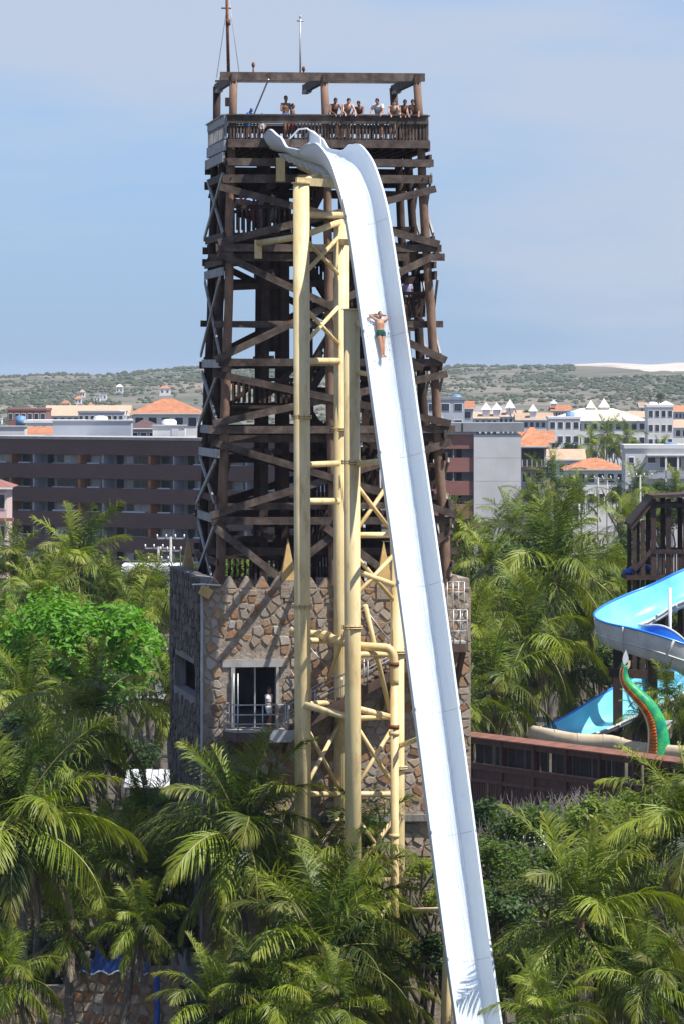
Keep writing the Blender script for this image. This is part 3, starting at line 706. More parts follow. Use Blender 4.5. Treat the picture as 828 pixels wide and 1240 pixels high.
bar(onc(CA, 853) + V(.1, -.3, 0), onc(CC, 870) + V(0, -.1, 0), .14); bar(onc(CC, 857), onc(CDd, 871), .13); bar(onc(CC, 870), onc(CDd, 868), .11, 'yellow2')
bar(onc(CB, 776), onc(CA, 776), .12)
bar(onc(CC, 793), onc(CDd, 792), .12); bar(onc(CC, 648), onc(CDd, 648), .12); bar(onc(CC, 450), under(450), .1)
for y0, y1 in ((284, 335), (368, 420)):
    bar(onc(CA, y0), onc(CB, y1), .085, name='brace'); bar(onc(CA, y1), onc(CB, y0), .085, name='brace')
for y0, y1 in ((872, 960), (985, 1060), (1080, 1160)):
    bar(onc(CA, y0), onc(CB, y1), .085, name='brace'); bar(onc(CA, y1), onc(CB, y0), .085, name='brace')
    bar(onc(CC, y0), onc(CDd, y1), .085, 'yellow2', name='brace'); bar(onc(CC, y1), onc(CDd, y0), .085, 'yellow2', name='brace')
for y in (962, 1066): bar(onc(CA, y), onc(CB, y), .11); bar(onc(CC, y), onc(CDd, y), .11)
bar(onc(CB, 568), onc(CB, 568) + (onc(CC, 690) - onc(CB, 568)) * .92, .1, 'yellow2', name='brace')
bar(onc(CC, 740), onc(CB, 740) + V(-.55, -.8, -2.9), .085, 'yellow2', name='brace')
bar(onc(CC, 780) + V(.5, .4, 1.5), onc(CDd, 862) + V(-.3, 0, 0), .1, name='brace')
bar(onc(CC, 580), onc(CDd, 640) + V(.0, 0, -.4), .085, 'yellow2', name='brace'); bar(onc(CC, 650), onc(CDd, 660) + V(-.2, 0, 2.6), .085, 'yellow2', name='brace')
bar(onc(CC, 668), onc(CDd, 732), .085, 'yellow2', name='brace'); bar(onc(CC, 725), onc(CDd, 668), .085, 'yellow2', name='brace')
# arms that tie the frame to the timber tower and to the trough
pa = at(313, 294, 199.3); bar(pa, onc(CA, 286) + V(0, 0, 0), .13, name='arm'); box1('arm_shoe', M['yellow'], frame, pa - Z * .25, .3, .3, .75)
bar(onc(CA, 286), onc(CB, 268), .13, name='arm')
box1('hanger', M['yellow'], frame, at(340, 205, 198.6), .36, .36, .95)
o, tg, n, h = section(24)
beam1('saddle', M['yellow'], frame, CA[0] + V(-.2, 0, .1), CA[0] + V(1.5, .3, .0), .4, .3)
q_ = section(26); q2_ = section(10)
MB().tube([CA[0] + V(.15, .2, .05), q_[0] - q_[2] * .5, q2_[0] - q2_[2] * .45], [.2, .22, .16], 10).build('saddle_arm', M['yellow'], frame, True)
for cc_, dz_ in ((CC, -.5), (CB, -.8)):
    i_ = min(range(len(cp)), key=lambda i: abs(section(i)[0].z - cc_[0].z - dz_)); o, tg, n, h = section(i_); beam1('bracket', M['yellow'], frame, cc_[0] + Z * dz_, o - n * .3 - cd * .3, .2, .25)
for i_ in (92, 103, 112):
    o, tg, n, h = section(i_); q = o - n * .3
    bar(q, V(CDd[0].x, CDd[0].y, q.z - .9), .1)
e_ = section(122)[0]; bar(e_ - section(122)[2] * .3, V(e_.x - .35, e_.y + 1.2, 0), .2, name='column')
e_ = section(112)[0]; bar(e_ - section(112)[2] * .3, V(e_.x - .35, e_.y + 1.6, 0), .2, name='column')
# water supply pipe
pp = thing('water_pipe', 'cream water pipe with a right-angle elbow running down beside the yellow columns', 'pipe', at(476, 1290, 193.8))
pth = [at(352, 764, 195.6), at(377, 768, 195.4), at(394, 770, 195.2), at(404, 774, 194.9), at(420, 779, 194.2), at(440, 783, 193.9), at(459, 784, 193.8), at(470, 786, 193.8), at(475, 792, 193.8), at(476.5, 802, 193.8), at(477, 830, 193.8)]
tube1('pipe_run', M['yellow2'], pp, catmull(pth, 4), .17, 14)
low = at(478, 1280, 193.8); low.z = 0
tube1('downpipe', M['yellow2'], pp, [pth[-1], low], .165, 14)
for y in (802, 878, 886, 1010): tube1('collar', M['rust'] if y in (802, 878) else M['yellow2'], pp, [at(476.5, y, 193.8), at(476.5, y + 5, 193.8)], .21, 12)
for y in (905, 1000): MB().tube([at(394, 770, 195.2) + V(-.05, 0, 0), at(399, 772, 195.0)], .22, 12).build('coupling', M['yellow2'], pp) if y == 905 else None

# ------------------------------------------------------------------ people
def skinmat(name, c): return pm(name, [tuple(x * .85 for x in c), c], 8, .5, 0, spec=.35)
SK = [skinmat('skin_tan', (.42, .22, .14)), skinmat('skin_brown', (.22, .11, .065)), skinmat('skin_fair', (.55, .33, .24))]
HAIR = pm('black_hair', [(.008, .006, .005), (.02, .014, .012)], 20, .5, 0)
def cloth(c): return pm('cloth', [tuple(x * .8 for x in c), c], 12, .8, .002)
CL = {'blue': cloth((.02, .16, .55)), 'green': cloth((.006, .06, .05)), 'red': cloth((.35, .03, .03)), 'white': cloth((.6, .6, .6)), 'black': cloth((.02, .02, .022)), 'lilac': cloth((.35, .33, .5))}
def pose(kind_):
    J = dict(pelvis=V(0, 0, .93), waist=V(0, 0, 1.05), chest=V(0, -.01, 1.26), neck=V(0, 0, 1.45), head=V(0, -.02, 1.6))
    for s, k in ((-1, 'L'), (1, 'R')):
        J['hip' + k] = V(s * .09, 0, .9); J['knee' + k] = V(s * .1, -.02, .48); J['ank' + k] = V(s * .1, .02, .08); J['toe' + k] = V(s * .12, -.17, .035)
        J['sh' + k] = V(s * .175, 0, 1.39); J['elb' + k] = V(s * .24, .02, 1.12); J['wri' + k] = V(s * .24, -.06, .88); J['han' + k] = V(s * .235, -.1, .78)
    if kind_ == 'lean' or kind_ == 'lean2':
        rot = Matrix.Rotation(R(22 if kind_ == 'lean' else 30), 3, 'X')
        for k in ('waist', 'chest', 'neck', 'head', 'shL', 'shR'): J[k] = V(0, .06, .9) + rot @ (J[k] - V(0, 0, .9))
        for s, k in ((-1, 'L'), (1, 'R')):
            J['elb' + k] = V(s * .25, -.42, 1.06); J['wri' + k] = V(s * (.12 if kind_ == 'lean' else .2), -.62, .98); J['han' + k] = V(s * (.1 if kind_ == 'lean' else .2), -.7, .9)
        J['head'] += V(0, -.03, -.02)
    if kind_ == 'walk':
        J['kneeL'] += V(0, -.14, .02); J['ankL'] += V(0, -.16, 0); J['toeL'] += V(0, -.16, 0); J['ankR'] += V(0, .16, .02); J['toeR'] += V(0, .14, 0)
        J['elbL'] = V(-.25, -.1, 1.13); J['wriL'] = V(-.22, -.33, 1.08); J['hanL'] = V(-.2, -.42, 1.06)
    if kind_ == 'lie':
        for s, k in ((-1, 'L'), (1, 'R')):
            J['hip' + k] = V(s * .085, 0, .9); J['knee' + k] = V(s * .055, -.03, .48); J['ank' + k] = V(s * .03, .0, .09); J['toe' + k] = V(s * .045, -.1, -.04)
            J['sh' + k] = V(s * .175, 0, 1.4); J['elb' + k] = V(s * .43, -.01, 1.56); J['wri' + k] = V(s * .19, .05, 1.63); J['han' + k] = V(s * .09, .06, 1.64)
        J['ankR'] += V(.0, -.06, 0); J['toeR'] += V(0, -.06, 0)
        J['head'] = V(0, -.05, 1.59)
    return J
def remesh(mb, voxel, smooth=3):
    me = mb.mesh('tmp', SK[0]); o = bpy.data.objects.new('tmp', me); col.objects.link(o)
    r = o.modifiers.new('r', 'REMESH'); r.mode = 'VOXEL'; r.voxel_size = voxel; r.use_smooth_shade = True
    s = o.modifiers.new('s', 'SMOOTH'); s.factor = .5; s.iterations = smooth
    dg = bpy.context.evaluated_depsgraph_get(); out = bpy.data.meshes.new_from_object(o.evaluated_get(dg), depsgraph=dg)
    bpy.data.objects.remove(o); return out
def person_meshes(kind_, voxel=.016):
    J = pose(kind_); b = MB(); X = V(1, 0, 0)
    b.tube([J['pelvis'] - Z * .1, J['pelvis'], J['waist'], lerp(J['waist'], J['chest'], .5), J['chest'], lerp(J['chest'], J['neck'], .55), lerp(J['chest'], J['neck'], .85)],
           [(.1, .085), (.155, .11), (.135, .095), (.15, .105), (.168, .115), (.15, .095), (.07, .065)], 14, xref=X)
    hd = J['head']; up = (hd - J['neck']).normalized()
    b.tube([lerp(J['chest'], J['neck'], .7), J['neck'], hd], [.06, .054, .052], 10)
    b.ball(hd + up * .02, .074, .093, .112, 14, 10); b.ball(hd + V(0, -.03, -.06), .055, .06, .06, 10, 7)
    b.ball(hd + V(0, -.1, -.01), .014, .025, .025, 8, 6); b.ball(hd + V(0, -.085, -.055), .026, .016, .01, 8, 6)
    for s in (-1, 1): b.ball(hd + V(s * .077, .0, .0), .012, .022, .032, 8, 6)
    for s, k in ((-1, 'L'), (1, 'R')):
        b.tube([J['hip' + k] + Z * .03, lerp(J['hip' + k], J['knee' + k], .4), J['knee' + k], lerp(J['knee' + k], J['ank' + k], .3), lerp(J['knee' + k], J['ank' + k], .75), J['ank' + k]], [.085, .078, .055, .057, .04, .036], 10)
        b.tube([J['ank' + k] + V(0, .03, -.03), lerp(J['ank' + k], J['toe' + k], .5) - Z * .01, J['toe' + k]], [.038, .042, .028], 8)
        b.tube([lerp(J['neck'], J['sh' + k], .3) - up * .05, J['sh' + k], lerp(J['sh' + k], J['elb' + k], .35), J['elb' + k]], [.05, .058, .047, .036], 10)
        b.tube([J['elb' + k], lerp(J['elb' + k], J['wri' + k], .3), J['wri' + k]], [.037, .038, .026], 10)
        d = (J['han' + k] - J['wri' + k]).normalized(); b.tube([J['wri' + k], lerp(J['wri' + k], J['han' + k], .6), J['han' + k]], [.026, .038, .03], 8)
        side = d.cross(V(0, 1, 0)) if abs(d.y) < .9 else V(1, 0, 0); side.normalize(); nrm = d.cross(side)
        for q, ln in ((-.026, .07), (-.009, .082), (.009, .078), (.025, .06)):
            p = J['han' + k] + side * q; b.tube([p - d * .02, p + d * ln * .5, p + d * ln - nrm * .02], [.0095, .009, .007], 6)
        p = lerp(J['wri' + k], J['han' + k], .45); b.tube([p + side * .03, p + side * .055 + d * .04, p + side * .055 + d * .07], [.011, .0105, .008], 6)
    body = remesh(b, voxel)
    c = MB()
    c.tube([J['pelvis'] - Z * .13, J['pelvis'] - Z * .02, lerp(J['pelvis'], J['waist'], .7)], [(.12, .1), (.172, .125), (.152, .112)], 14, xref=X)
    ln = .28 if kind_ == 'lie' else .62
    for k in 'LR':
        h_, kn = J['hip' + k], J['knee' + k]; c.tube([h_ + Z * .04, lerp(h_, kn, ln)], [.104, .094 if ln > .3 else .098], 12)
    shorts = remesh(c, .016, 2)
    hr = MB(); hr.ball(hd + up * .045 + V(0, .018, 0), .083, .092, .098, 14, 9)
    hair = remesh(hr, .014, 1)
    shirt = MB()
    shirt.tube([J['pelvis'] - Z * .03, J['waist'], J['chest'], lerp(J['chest'], J['neck'], .6), lerp(J['chest'], J['neck'], .8)], [(.175, .13), (.16, .12), (.187, .135), (.17, .115), (.08, .075)], 14, xref=X)
    for k in 'LR': shirt.tube([lerp(J['neck'], J['sh' + k], .5) - Z * .04, J['sh' + k], lerp(J['sh' + k], J['elb' + k], .6)], [.07, .075, .065], 10)
    sh = remesh(shirt, .018, 2)
    ey = MB()
    for s in (-1, 1): ey.ball(hd + V(s * .03, -.083, .015), .012, .01, .009, 6, 5)
    return dict(body=body, shorts=shorts, hair=hair, shirt=sh, eyes=ey.mesh('eyes', HAIR))
PM = {k: person_meshes(k, .011 if k == 'lie' else .017) for k in ('lean', 'lean2', 'stand', 'walk', 'lie')}
def person(kind_, label, mtx, skin=0, shorts='black', shirt=None, cap=None, group=None, s=1.0):
    p = thing('person', label, 'person', (0, 0, 0), group); p.matrix_basis = mtx @ Matrix.Scale(s, 4)
    def part(nm, me, m):
        o = place(nm, me, p, None, True); o.material_slots[0].link = 'OBJECT'; o.material_slots[0].material = m; return o
    for k in PM[kind_].values():
        if not k.materials: k.materials.append(None)
    part('body', PM[kind_]['body'], SK[skin]); part('shorts', PM[kind_]['shorts'], CL[shorts]); part('hair', PM[kind_]['hair'], CL[cap] if cap else HAIR); part('eyes', PM[kind_]['eyes'], HAIR)
    if shirt: part('shirt', PM[kind_]['shirt'], CL[shirt])
    return p
def stand_at(p, yaw): return Matrix.Translation(p) @ Matrix.Rotation(R(yaw), 4, 'Z')
deck = [(404, 'lean', 1, 'black', None, 'person with folded arms leaning on the deck rail beside the middle post'), (418, 'lean2', 2, 'red', None, 'bare-chested person with forearms over the deck rail, right of the middle post'),
        (434, 'lean', 1, 'blue', None, 'short person peering over the deck rail among the spectators'), (456, 'lean2', 0, 'black', 'white', 'person in a pale shirt leaning far over the deck rail'),
        (472, 'lean2', 2, 'black', None, 'person bending over the rail next to the pale shirt'), (485, 'lean', 1, 'red', None, 'dark-haired person at the rail second from the corner post'), (495, 'lean2', 0, 'blue', None, 'person at the rail against the right corner post of the deck')]
for i, (px_, k, sk, so, sh, lab) in enumerate(deck):
    u = (px_ - 283) / (504 - 283); q = face_pt('front', u, DZ, -.26)
    person(k, lab, stand_at(q, random.uniform(-22, 22)), sk, so, sh, group='spectators on the deck', s=(1.0, 1.02, .93, 1.02, .98, .97, 1.0)[i])
person('walk', 'bather in bright blue shorts standing at the top of the slide', stand_at(face_pt('front', .29, DZ, -.3), 25), 1, 'blue')
person('lean', 'small person in a blue cap behind the rail by the stay rod', stand_at(face_pt('front', .085, DZ, -.35), 60), 1, 'blue', 'blue', 'blue', s=.74)
person('stand', 'person waiting in the queue behind the bather in blue shorts', stand_at(face_pt('front', .34, DZ, -1.3), 70), 1, 'red', s=.85)
person('stand', 'child in a white top in the gap of the deck rail', stand_at(face_pt('front', .17, DZ, -.9), 10), 0, 'white', 'white', s=.6)
for i, (px_, v, yaw) in enumerate(((295, .3, 30), (305, .42, -40), (314, .33, 80), (290, .16, 0), (322, .5, 150), (330, .22, -70))):
    u = (px_ + 25 * v - 277) / 236
    person(('stand', 'walk')[i % 2], 'queueing person in the shade of the upper landing', stand_at(P(u, v, 33.8), yaw), i % 3, ('black', 'red', 'lilac')[i % 3], ('lilac', None)[i % 2], group='people queueing on the upper landing', s=.96)
person('stand', 'person in a lilac shirt on the inner landing right of the slide', stand_at(P(.9, .16, 30.3), 15), 1, 'black', 'lilac')
person('walk', 'person in a white swimsuit top on the steel balcony by the doorway', stand_at(Wp(324, -.55, bz), 60), 1, 'white', 'white', s=.97)
# the bather on the slide, on the back with hands behind the head
best = min(range(len(cp)), key=lambda i: abs(section(i)[0].z - zz(406, 193.2)))
o, tg, n, h = section(best)
yv = -n; zv = (-tg); xv = yv.cross(zv); rm = Matrix((xv, yv, zv)).transposed().to_4x4()
swim = person('lie', 'bather in dark green trunks lying back on the white slide, hands behind head', Matrix.Translation(o + n * .13 + cd * .16) @ rm @ Matrix.Rotation(R(4), 4, 'Y') @ Matrix.Translation((0, 0, -.85)), 0, 'green', s=1.08)
sp = MB(); rs = random.Random(5)
for i in range(170):
    a = rs.gauss(0, .3); b_ = rs.uniform(-.9, 1.4); side = rs.choice((-1, 1))
    p = o + n * abs(rs.gauss(.05, .07)) + cd * (.16 + side * (.3 + abs(a) * .4)) + tg * b_; r_ = rs.uniform(.006, .02)
    sp.ball(p, r_, r_, r_ * 1.5, 5, 4)
spo = sp.build('water_spray', M['white'], None, True); kind(spo, 'stuff'); tag(spo, 'white spray thrown up beside the bather on the slide', 'spray')

# ------------------------------------------------------------------ palms
M['palm'] = leafmat('palm_leaf', (.01, .036, .004), (.17, .235, .018), (.36, .32, .07))
M['palm_y'] = leafmat('palm_leaf_young', (.035, .09, .008), (.19, .25, .02), (.34, .31, .07))
M['palm_dead'] = leafmat('dry_palm_leaf', (.16, .12, .08), (.3, .25, .18), (.4, .36, .3), .15, .7)
M['rachis'] = pm('palm_rib', [(.14, .14, .035), (.26, .24, .08)], 2, .5, rnd=.2)
M['trunk'] = pm('palm_trunk', [(.1, .085, .07), (.2, .175, .145)], 3, .9, .03, (.6, .6, 7), dirt=(.06, .05, .04), dscale=1.5)
M['fibre'] = pm('palm_fibre', [(.14, .09, .05), (.24, .17, .1)], 5, .95, .03, (1, 1, .5))
M['coco'] = pm('coconut_husk', [(.1, .13, .02), (.26, .19, .05)], 4, .5, rnd=.3)
FL_ = 4.0
def frond_mesh(e0, droop, seed, dead=False, stiff=.3):
    rn = random.Random(seed); mb = MB(); mb.c = []
    n = 18; pts = []; p = V(0, 0, 0); side_b = rn.uniform(-.25, .25)
    for i in range(n + 1):
        t = i / n; a = R(e0 - droop * t ** 1.35); y = side_b * t * t
        pts.append(p.copy()); p = p + V(math.cos(a), y * .35, math.sin(a)) * (FL_ / n)
    rad = [lerp(.05, .008, (i / n) ** .7) for i in range(n + 1)]
    mb.tube(pts, [(r * .6, r) for r in rad], 4, False, mi=1); mb.c = [0.0] * len(mb.v)
    m = 60
    for k in range(m):
        t = .1 + .9 * (k + rn.uniform(-.25, .25)) / m; f = min(max(t, 0), .995) * n; i = int(f); q = lerp(pts[i], pts[i + 1], f - i)
        tg = (pts[i + 1] - pts[i]).normalized(); sd = V(-tg.y, tg.x, 0).normalized(); up = tg.cross(sd)
        if up.z < 0: up = -up
        ln = FL_ * .285 * (math.sin(math.pi * min(1, t * .86 + .16)) ** .75 + .12) * rn.uniform(.82, 1.12)
        for s in (-1, 1):
            if rn.random() < (.25 if dead else .05): continue
            fw = lerp(.35, 1.15, t) + rn.uniform(-.17, .17)
            lift = stiff + rn.uniform(-.2, .2)
            d = (sd * s * math.cos(fw) + tg * math.sin(fw) + up * lift).normalized()
            g = (1.15 - stiff) * rn.uniform(.45, 1.6) * (1.7 if dead else 1.0); w0 = FL_ * .0056 * rn.uniform(.85, 1.2)
            a = q; b0 = len(mb.v); wv = tg * .75 + up * .35 * s; wv = (wv - d * wv.dot(d)).normalized()
            for j, (wk, st_) in enumerate(((.6, 0), (1, .36), (.75, .36), (0, .28))):
                if j: d = (d + V(0, 0, -1) * g * st_ * (.7 + .5 * j)).normalized(); a = a + d * ln * st_
                if wk: mb.v.append(tuple(a - wv * w0 * wk)); mb.v.append(tuple(a + wv * w0 * wk)); mb.c += [t * .8 + j * .07] * 2
                else: mb.v.append(tuple(a)); mb.c.append(min(1, t * .8 + .25))
            for f_ in ((0, 1, 3, 2), (2, 3, 5, 4), (4, 5, 6)): mb.f.append(tuple(b0 + x for x in f_)); mb.m.append(0)
    return mb.mesh('frond', [M['palm_dead' if dead else ('palm_y' if e0 > 60 else 'palm')], M['rachis']])
CLS = [(84, 22, .5), (72, 50, .42), (56, 78, .34), (38, 88, .26), (20, 88, .18), (0, 78, .1), (-22, 58, .05), (-48, 36, .0)]
FRO = [[frond_mesh(e, d, 100 + 7 * i + k, False, s) for k in range(3)] for i, (e, d, s) in enumerate(CLS)]
DEAD = [frond_mesh(e, d, 900 + e, True, .0) for e, d in ((-58, 28), (-70, 16), (-40, 44))]
coco_me = MB().ball((0, 0, 0), .11, .11, .14, 8, 6).mesh('coconut', M['coco'], True)
rp_ = random.Random(21)
def palm(px_, py_, Y, Rpx, label, nf=24, lean=None, dead=2, group=None, coco=True, up=0.0):
    c = at(px_, py_, Y); Rm = Rpx * Y / F
    x0 = c.x + (lean if lean is not None else rp_.uniform(-1.2, 1.2)); y0 = Y + rp_.uniform(-.6, .6); z0 = gz(x0, y0)
    t = thing('palm_tree', label, 'palm', (x0, y0, z0 - .1), group)
    cr = c + V(0, 0, -.1)
    h = cr.z - z0
    pts = [V(lerp(x0, cr.x, k ** 1.6), lerp(y0, cr.y, k ** 1.6), z0 - .1 + (h + .1) * k) for k in [i / 10 for i in range(11)]]
    MB().tube(pts, [lerp(.23, .13, i / 10) * (1.35 if i == 0 else 1) for i in range(11)], 9, wob=.05).build('trunk', M['trunk'], t, True)
    MB().ball(cr + V(0, 0, .05), .2, .2, .42, 9, 6).build('crown_shaft', M['fibre'], t, True)
    sc_ = Rm / (FL_ * .8); yaw = rp_.uniform(0, 6.28)
    for i in range(nf):
        f = (i + .5) / nf + up * 0; k = min(len(CLS) - 1, int(max(0, (f ** .9 - up) * len(CLS)))); yaw += 2.399 + rp_.uniform(-.3, .3)
        s = sc_ * rp_.uniform(.88, 1.12) * (.85 if k == 0 else 1) * (.93 if k > 5 else 1)
        mt = Matrix.Translation(cr + Z * (.3 * (1 - f))) @ Matrix.Rotation(yaw, 4, 'Z') @ Matrix.Rotation(rp_.uniform(-.14, .14), 4, 'Y') @ Matrix.Rotation(rp_.uniform(-.3, .3), 4, 'X') @ Matrix.Scale(s, 4)
        place('frond', rp_.choice(FRO[k]), t, mt)
    for i in range(dead):
        mt = Matrix.Translation(cr - Z * .15) @ Matrix.Rotation(rp_.uniform(0, 6.28), 4, 'Z') @ Matrix.Scale(sc_ * rp_.uniform(.7, .9), 4)
        place('dry_frond', rp_.choice(DEAD), t, mt)
    if coco:
        for i in range(rp_.randint(3, 6)):
            a = rp_.uniform(0, 6.28); place('coconut', coco_me, t, Matrix.Translation(cr + V(math.cos(a) * .27, math.sin(a) * .27, -.22 - rp_.uniform(0, .2))))
    return t
GN, GM, GF = 'palms in front of the tower', 'palms beside the tower', 'palms among the far houses'
near = [
 (22, 1000, 190, 128, 'large coconut palm with long arching fronds above the foreground stone wall', .3), (292, 1015, 193, 118, 'bushy coconut palm with upright fronds in front of the balcony', None),
 (392, 1155, 187, 125, 'coconut palm spreading below the yellow columns', None), (702, 1120, 188, 135, 'large dark coconut palm right of the slide foot', .6),
 (832, 1005, 196, 105, 'sunlit coconut palm below the right end of the brown fence', None), (662, 1240, 183, 78, 'low palm whose fronds cross the foot of the slide', None),
 (258, 1222, 185, 80, 'young yellow-green palm right of the blue wave coping', None), (128, 1062, 198, 80, 'shaded palm behind the large left foreground palm', None),
 (440, 1035, 194.5, 72, 'small palm tucked against the feet of the columns', None), (195, 1075, 200, 88, 'palm in the dark gap left of the bushy balcony palm', None),
 (10, 1190, 186, 70, 'low palm in front of the foreground stone wall', None), (84, 1128, 191.5, 56, 'small palm half hiding the blue wave coping', None), (168, 1122, 191, 54, 'small palm over the right half of the blue wave coping', None), (352, 1075, 197, 80, 'palm between the bushy palm and the column feet', None), (462, 1205, 189, 70, 'palm beside the lowest slide support', None),
 (782, 1195, 185, 80, 'low palm at the right under the big dark palm', None), (60, 935, 203, 85, 'palm just behind the large left foreground palm', None), (490, 1130, 194, 52, 'little palm behind the slide foot', None),
 (175, 1000, 206, 62, 'small palm at the shaded left foot of the stone base', None), (425, 1110, 192, 72, 'palm right before the thick middle column', None), (325, 1215, 184.5, 78, 'low bright palm between the coping palm and the column palm', None), (765, 1065, 200, 78, 'palm between the big dark palm and the sunlit one', None), (405, 1225, 183.5, 70, 'lowest palm below the yellow columns', None)]
for a in near: palm(a[0], a[1], a[2], a[3], a[4], (30 if a[3] > 100 else 25) + rp_.randint(-4, 4), a[5], rp_.randint(4, 8), GN)
palm(112, 872, 214, 98, 'dark palm standing in the shadow of the tower before the bright green tree', 24, 1.5, 4, GM)
mid = [(92, 690, 345, 76, 'tall sunlit palm against the brown hotel'), (15, 705, 335, 70, 'palm by the pink house wall'), (188, 722, 330, 58, 'palm beside the utility pole, left of the stone base'), (48, 735, 318, 62, 'palm in front of the pink house palm'),
 (135, 735, 322, 62, 'palm just above the bright green tree'), (5, 790, 300, 60, 'palm left of the bright green tree'), (165, 760, 312, 55, 'palm between the bright green tree and the base'), (203, 850, 236, 55, 'yellowish palm against the shaded left wall of the base'),
 (30, 850, 240, 70, 'palm left of the dark shaded palm'),
 (668, 688, 312, 100, 'broad palm with sweeping fronds behind the right end of the base'), (590, 690, 340, 62, 'palm next to the white end wall of the hotel wing'), (618, 640, 430, 46, 'slim palm rising before the white hotel end wall'),
 (742, 708, 352, 50, 'palm left of the dark wooden platform tower'), (640, 772, 302, 88, 'dense palm in the middle of the grove right of the base'), (598, 838, 290, 84, 'bright palm over the left end of the brown fence'), (690, 815, 306, 64, 'palm behind the lower blue flume'),
 (725, 762, 322, 58, 'palm behind the bend of the blue flume'), (808, 850, 283, 44, 'palm standing over the lower blue flume'), (776, 868, 284.5, 30, 'small palm just left of the serpent curve'), (834, 882, 284, 42, 'palm at the right edge behind the serpent'), (572, 772, 300, 62, 'palm half hidden by the right edge of the stone base'),
 (700, 720, 335, 70, 'palm between the broad palm and the platform tower'), (560, 860, 284, 52, 'palm between base and brown fence'), (760, 735, 345, 56, 'palm under the wooden platform tower'), (552, 655, 360, 48, 'palm showing beside the tower post above the base')]
for a in mid: palm(*a[:4], a[4], 24, None, 3, GM, True)
far = [(668, 590, 620, 42, 'dark full palm before the orange-roofed house'), (640, 612, 560, 34, 'palm at the foot of the orange-roofed house'), (735, 527, 900, 24, 'palm before the cream-roofed building'), (716, 540, 880, 24, 'palm left of the white tower block'), (758, 530, 980, 22, 'palm between cream roof and white tower block'),
 (770, 598, 620, 40, 'palm below the long white house'), (800, 560, 700, 30, 'palm in front of the long white house'), (700, 605, 640, 34, 'palm under the red-roofed house'), (760, 640, 480, 44, 'palm behind the wooden platform tower roof'), (820, 600, 560, 36, 'palm at the right beyond the platform tower'), (684, 652, 500, 36, 'palm by the grey boundary wall'), (655, 645, 470, 42, 'palm left of the grey boundary wall')]
for a in far: palm(*a[:4], a[4], 18, None, 1, GF, False)

# ------------------------------------------------------------------ broadleaf trees and shrubs
M['leaf_b'] = leafmat('bright_leaf', (.025, .1, .006), (.11, .27, .02), (.13, .28, .03), .3, .5)
M['leaf_d'] = leafmat('dark_leaf', (.022, .05, .012), (.05, .095, .022), (.06, .1, .03), .25, .5)
M['leaf_y'] = leafmat('yellow_green_leaf', (.05, .1, .012), (.2, .26, .035), (.23, .27, .05), .35, .5)
M['bark'] = pm('bark', [(.07, .055, .045), (.15, .125, .105)], 4, .9, .02)
M['twig'] = pm('bare_twig', [(.2, .17, .16), (.3, .27, .25)], 4, .9)
def crown_mesh(seed, n, leaf, m, flat=.75, lobes=14, rad=1.0):
    rn = random.Random(seed); mb = MB(); mb.c = []; L_ = []
    for i in range(lobes):
        a = rn.uniform(0, 6.28); r = rn.uniform(.15, .72); z = rn.uniform(-.45, .6); k = math.sqrt(max(.05, 1 - z * z * .8))
        L_.append((V(math.cos(a) * r * k, math.sin(a) * r * k, z * flat), rn.uniform(.22, .42)))
    for i in range(n):
        c, r = rn.choice(L_); d = V(rn.gauss(0, 1), rn.gauss(0, 1), rn.gauss(0, 1)).normalized()
        p = (c + d * r * rn.random() ** .28) * rad
        nn = (d * .6 + Z * .7 + V(rn.uniform(-.6, .6), rn.uniform(-.6, .6), rn.uniform(-.5, .5))).normalized(); u = nn.orthogonal().normalized(); u = Matrix.Rotation(rn.uniform(0, 6.28), 3, nn) @ u; w_ = nn.cross(u)
        s = leaf * rn.uniform(.6, 1.25); b0 = len(mb.v)
        mb.v += [tuple(p - u * s), tuple(p + w_ * s * .5 + nn * s * .12), tuple(p + u * s), tuple(p - w_ * s * .5 + nn * s * .12)]; mb.c += [rn.random() * .8] * 4
        mb.f.append((b0, b0 + 1, b0 + 2, b0 + 3)); mb.m.append(0)
    return mb.mesh('crown', m)
def limbs(mb, p, d, L_, r, depth, rn, thin=.58):
    q = p + d * L_; mid_ = (p + q) / 2 + V(rn.uniform(-.1, .1), rn.uniform(-.1, .1), 0) * L_
    mb.tube([p, mid_, q], [r, r * .8, r * .6], 5, False)
    if depth:
        for k in range(rn.randint(2, 3)):
            nd = (d + V(rn.uniform(-.8, .8), rn.uniform(-.8, .8), rn.uniform(-.1, .5))).normalized(); limbs(mb, q, nd, L_ * rn.uniform(.6, .8), r * thin, depth - 1, rn, thin)
CR = {'b': [crown_mesh(k, 9500, .038, M['leaf_b'], .6, 40) for k in (1,)], 'd': [crown_mesh(k, 1500, .085, M['leaf_d'], .8) for k in (2, 3, 4)], 'y': [crown_mesh(k, 1700, .07, M['leaf_y'], .7, 18) for k in (5, 6)]}
tm = MB(); limbs(tm, V(0, 0, 0), V(.03, 0, 1), 1.0, .09, 3, random.Random(4)); trunk_me = tm.mesh('trunk', M['bark'], True)
rb = random.Random(33)
def btree(px_, py_, Y, Rpx, kd, label, group=None, hz=None, cat='tree', name='tree'):
    c = at(px_, py_, Y); Rm = Rpx * Y / F; z0 = gz(c.x, c.y)
    t = thing(name, label, cat, (c.x, c.y, z0), group)
    h = max(.6, c.z - z0)
    place('trunk', trunk_me, t, Matrix.Translation((c.x, c.y, z0 - .05)) @ Matrix.Diagonal((h * .42, h * .42, h * .45, 1)))
    place('crown', rb.choice(CR[kd]), t, Matrix.Translation(c) @ Matrix.Rotation(rb.uniform(0, 6.28), 4, 'Z') @ Matrix.Diagonal((Rm, Rm, Rm * rb.uniform(.8, 1.05), 1)))
    return t
btree(100, 798, 262, 136, 'b', 'spreading bright green broadleaf tree left of the stone base')
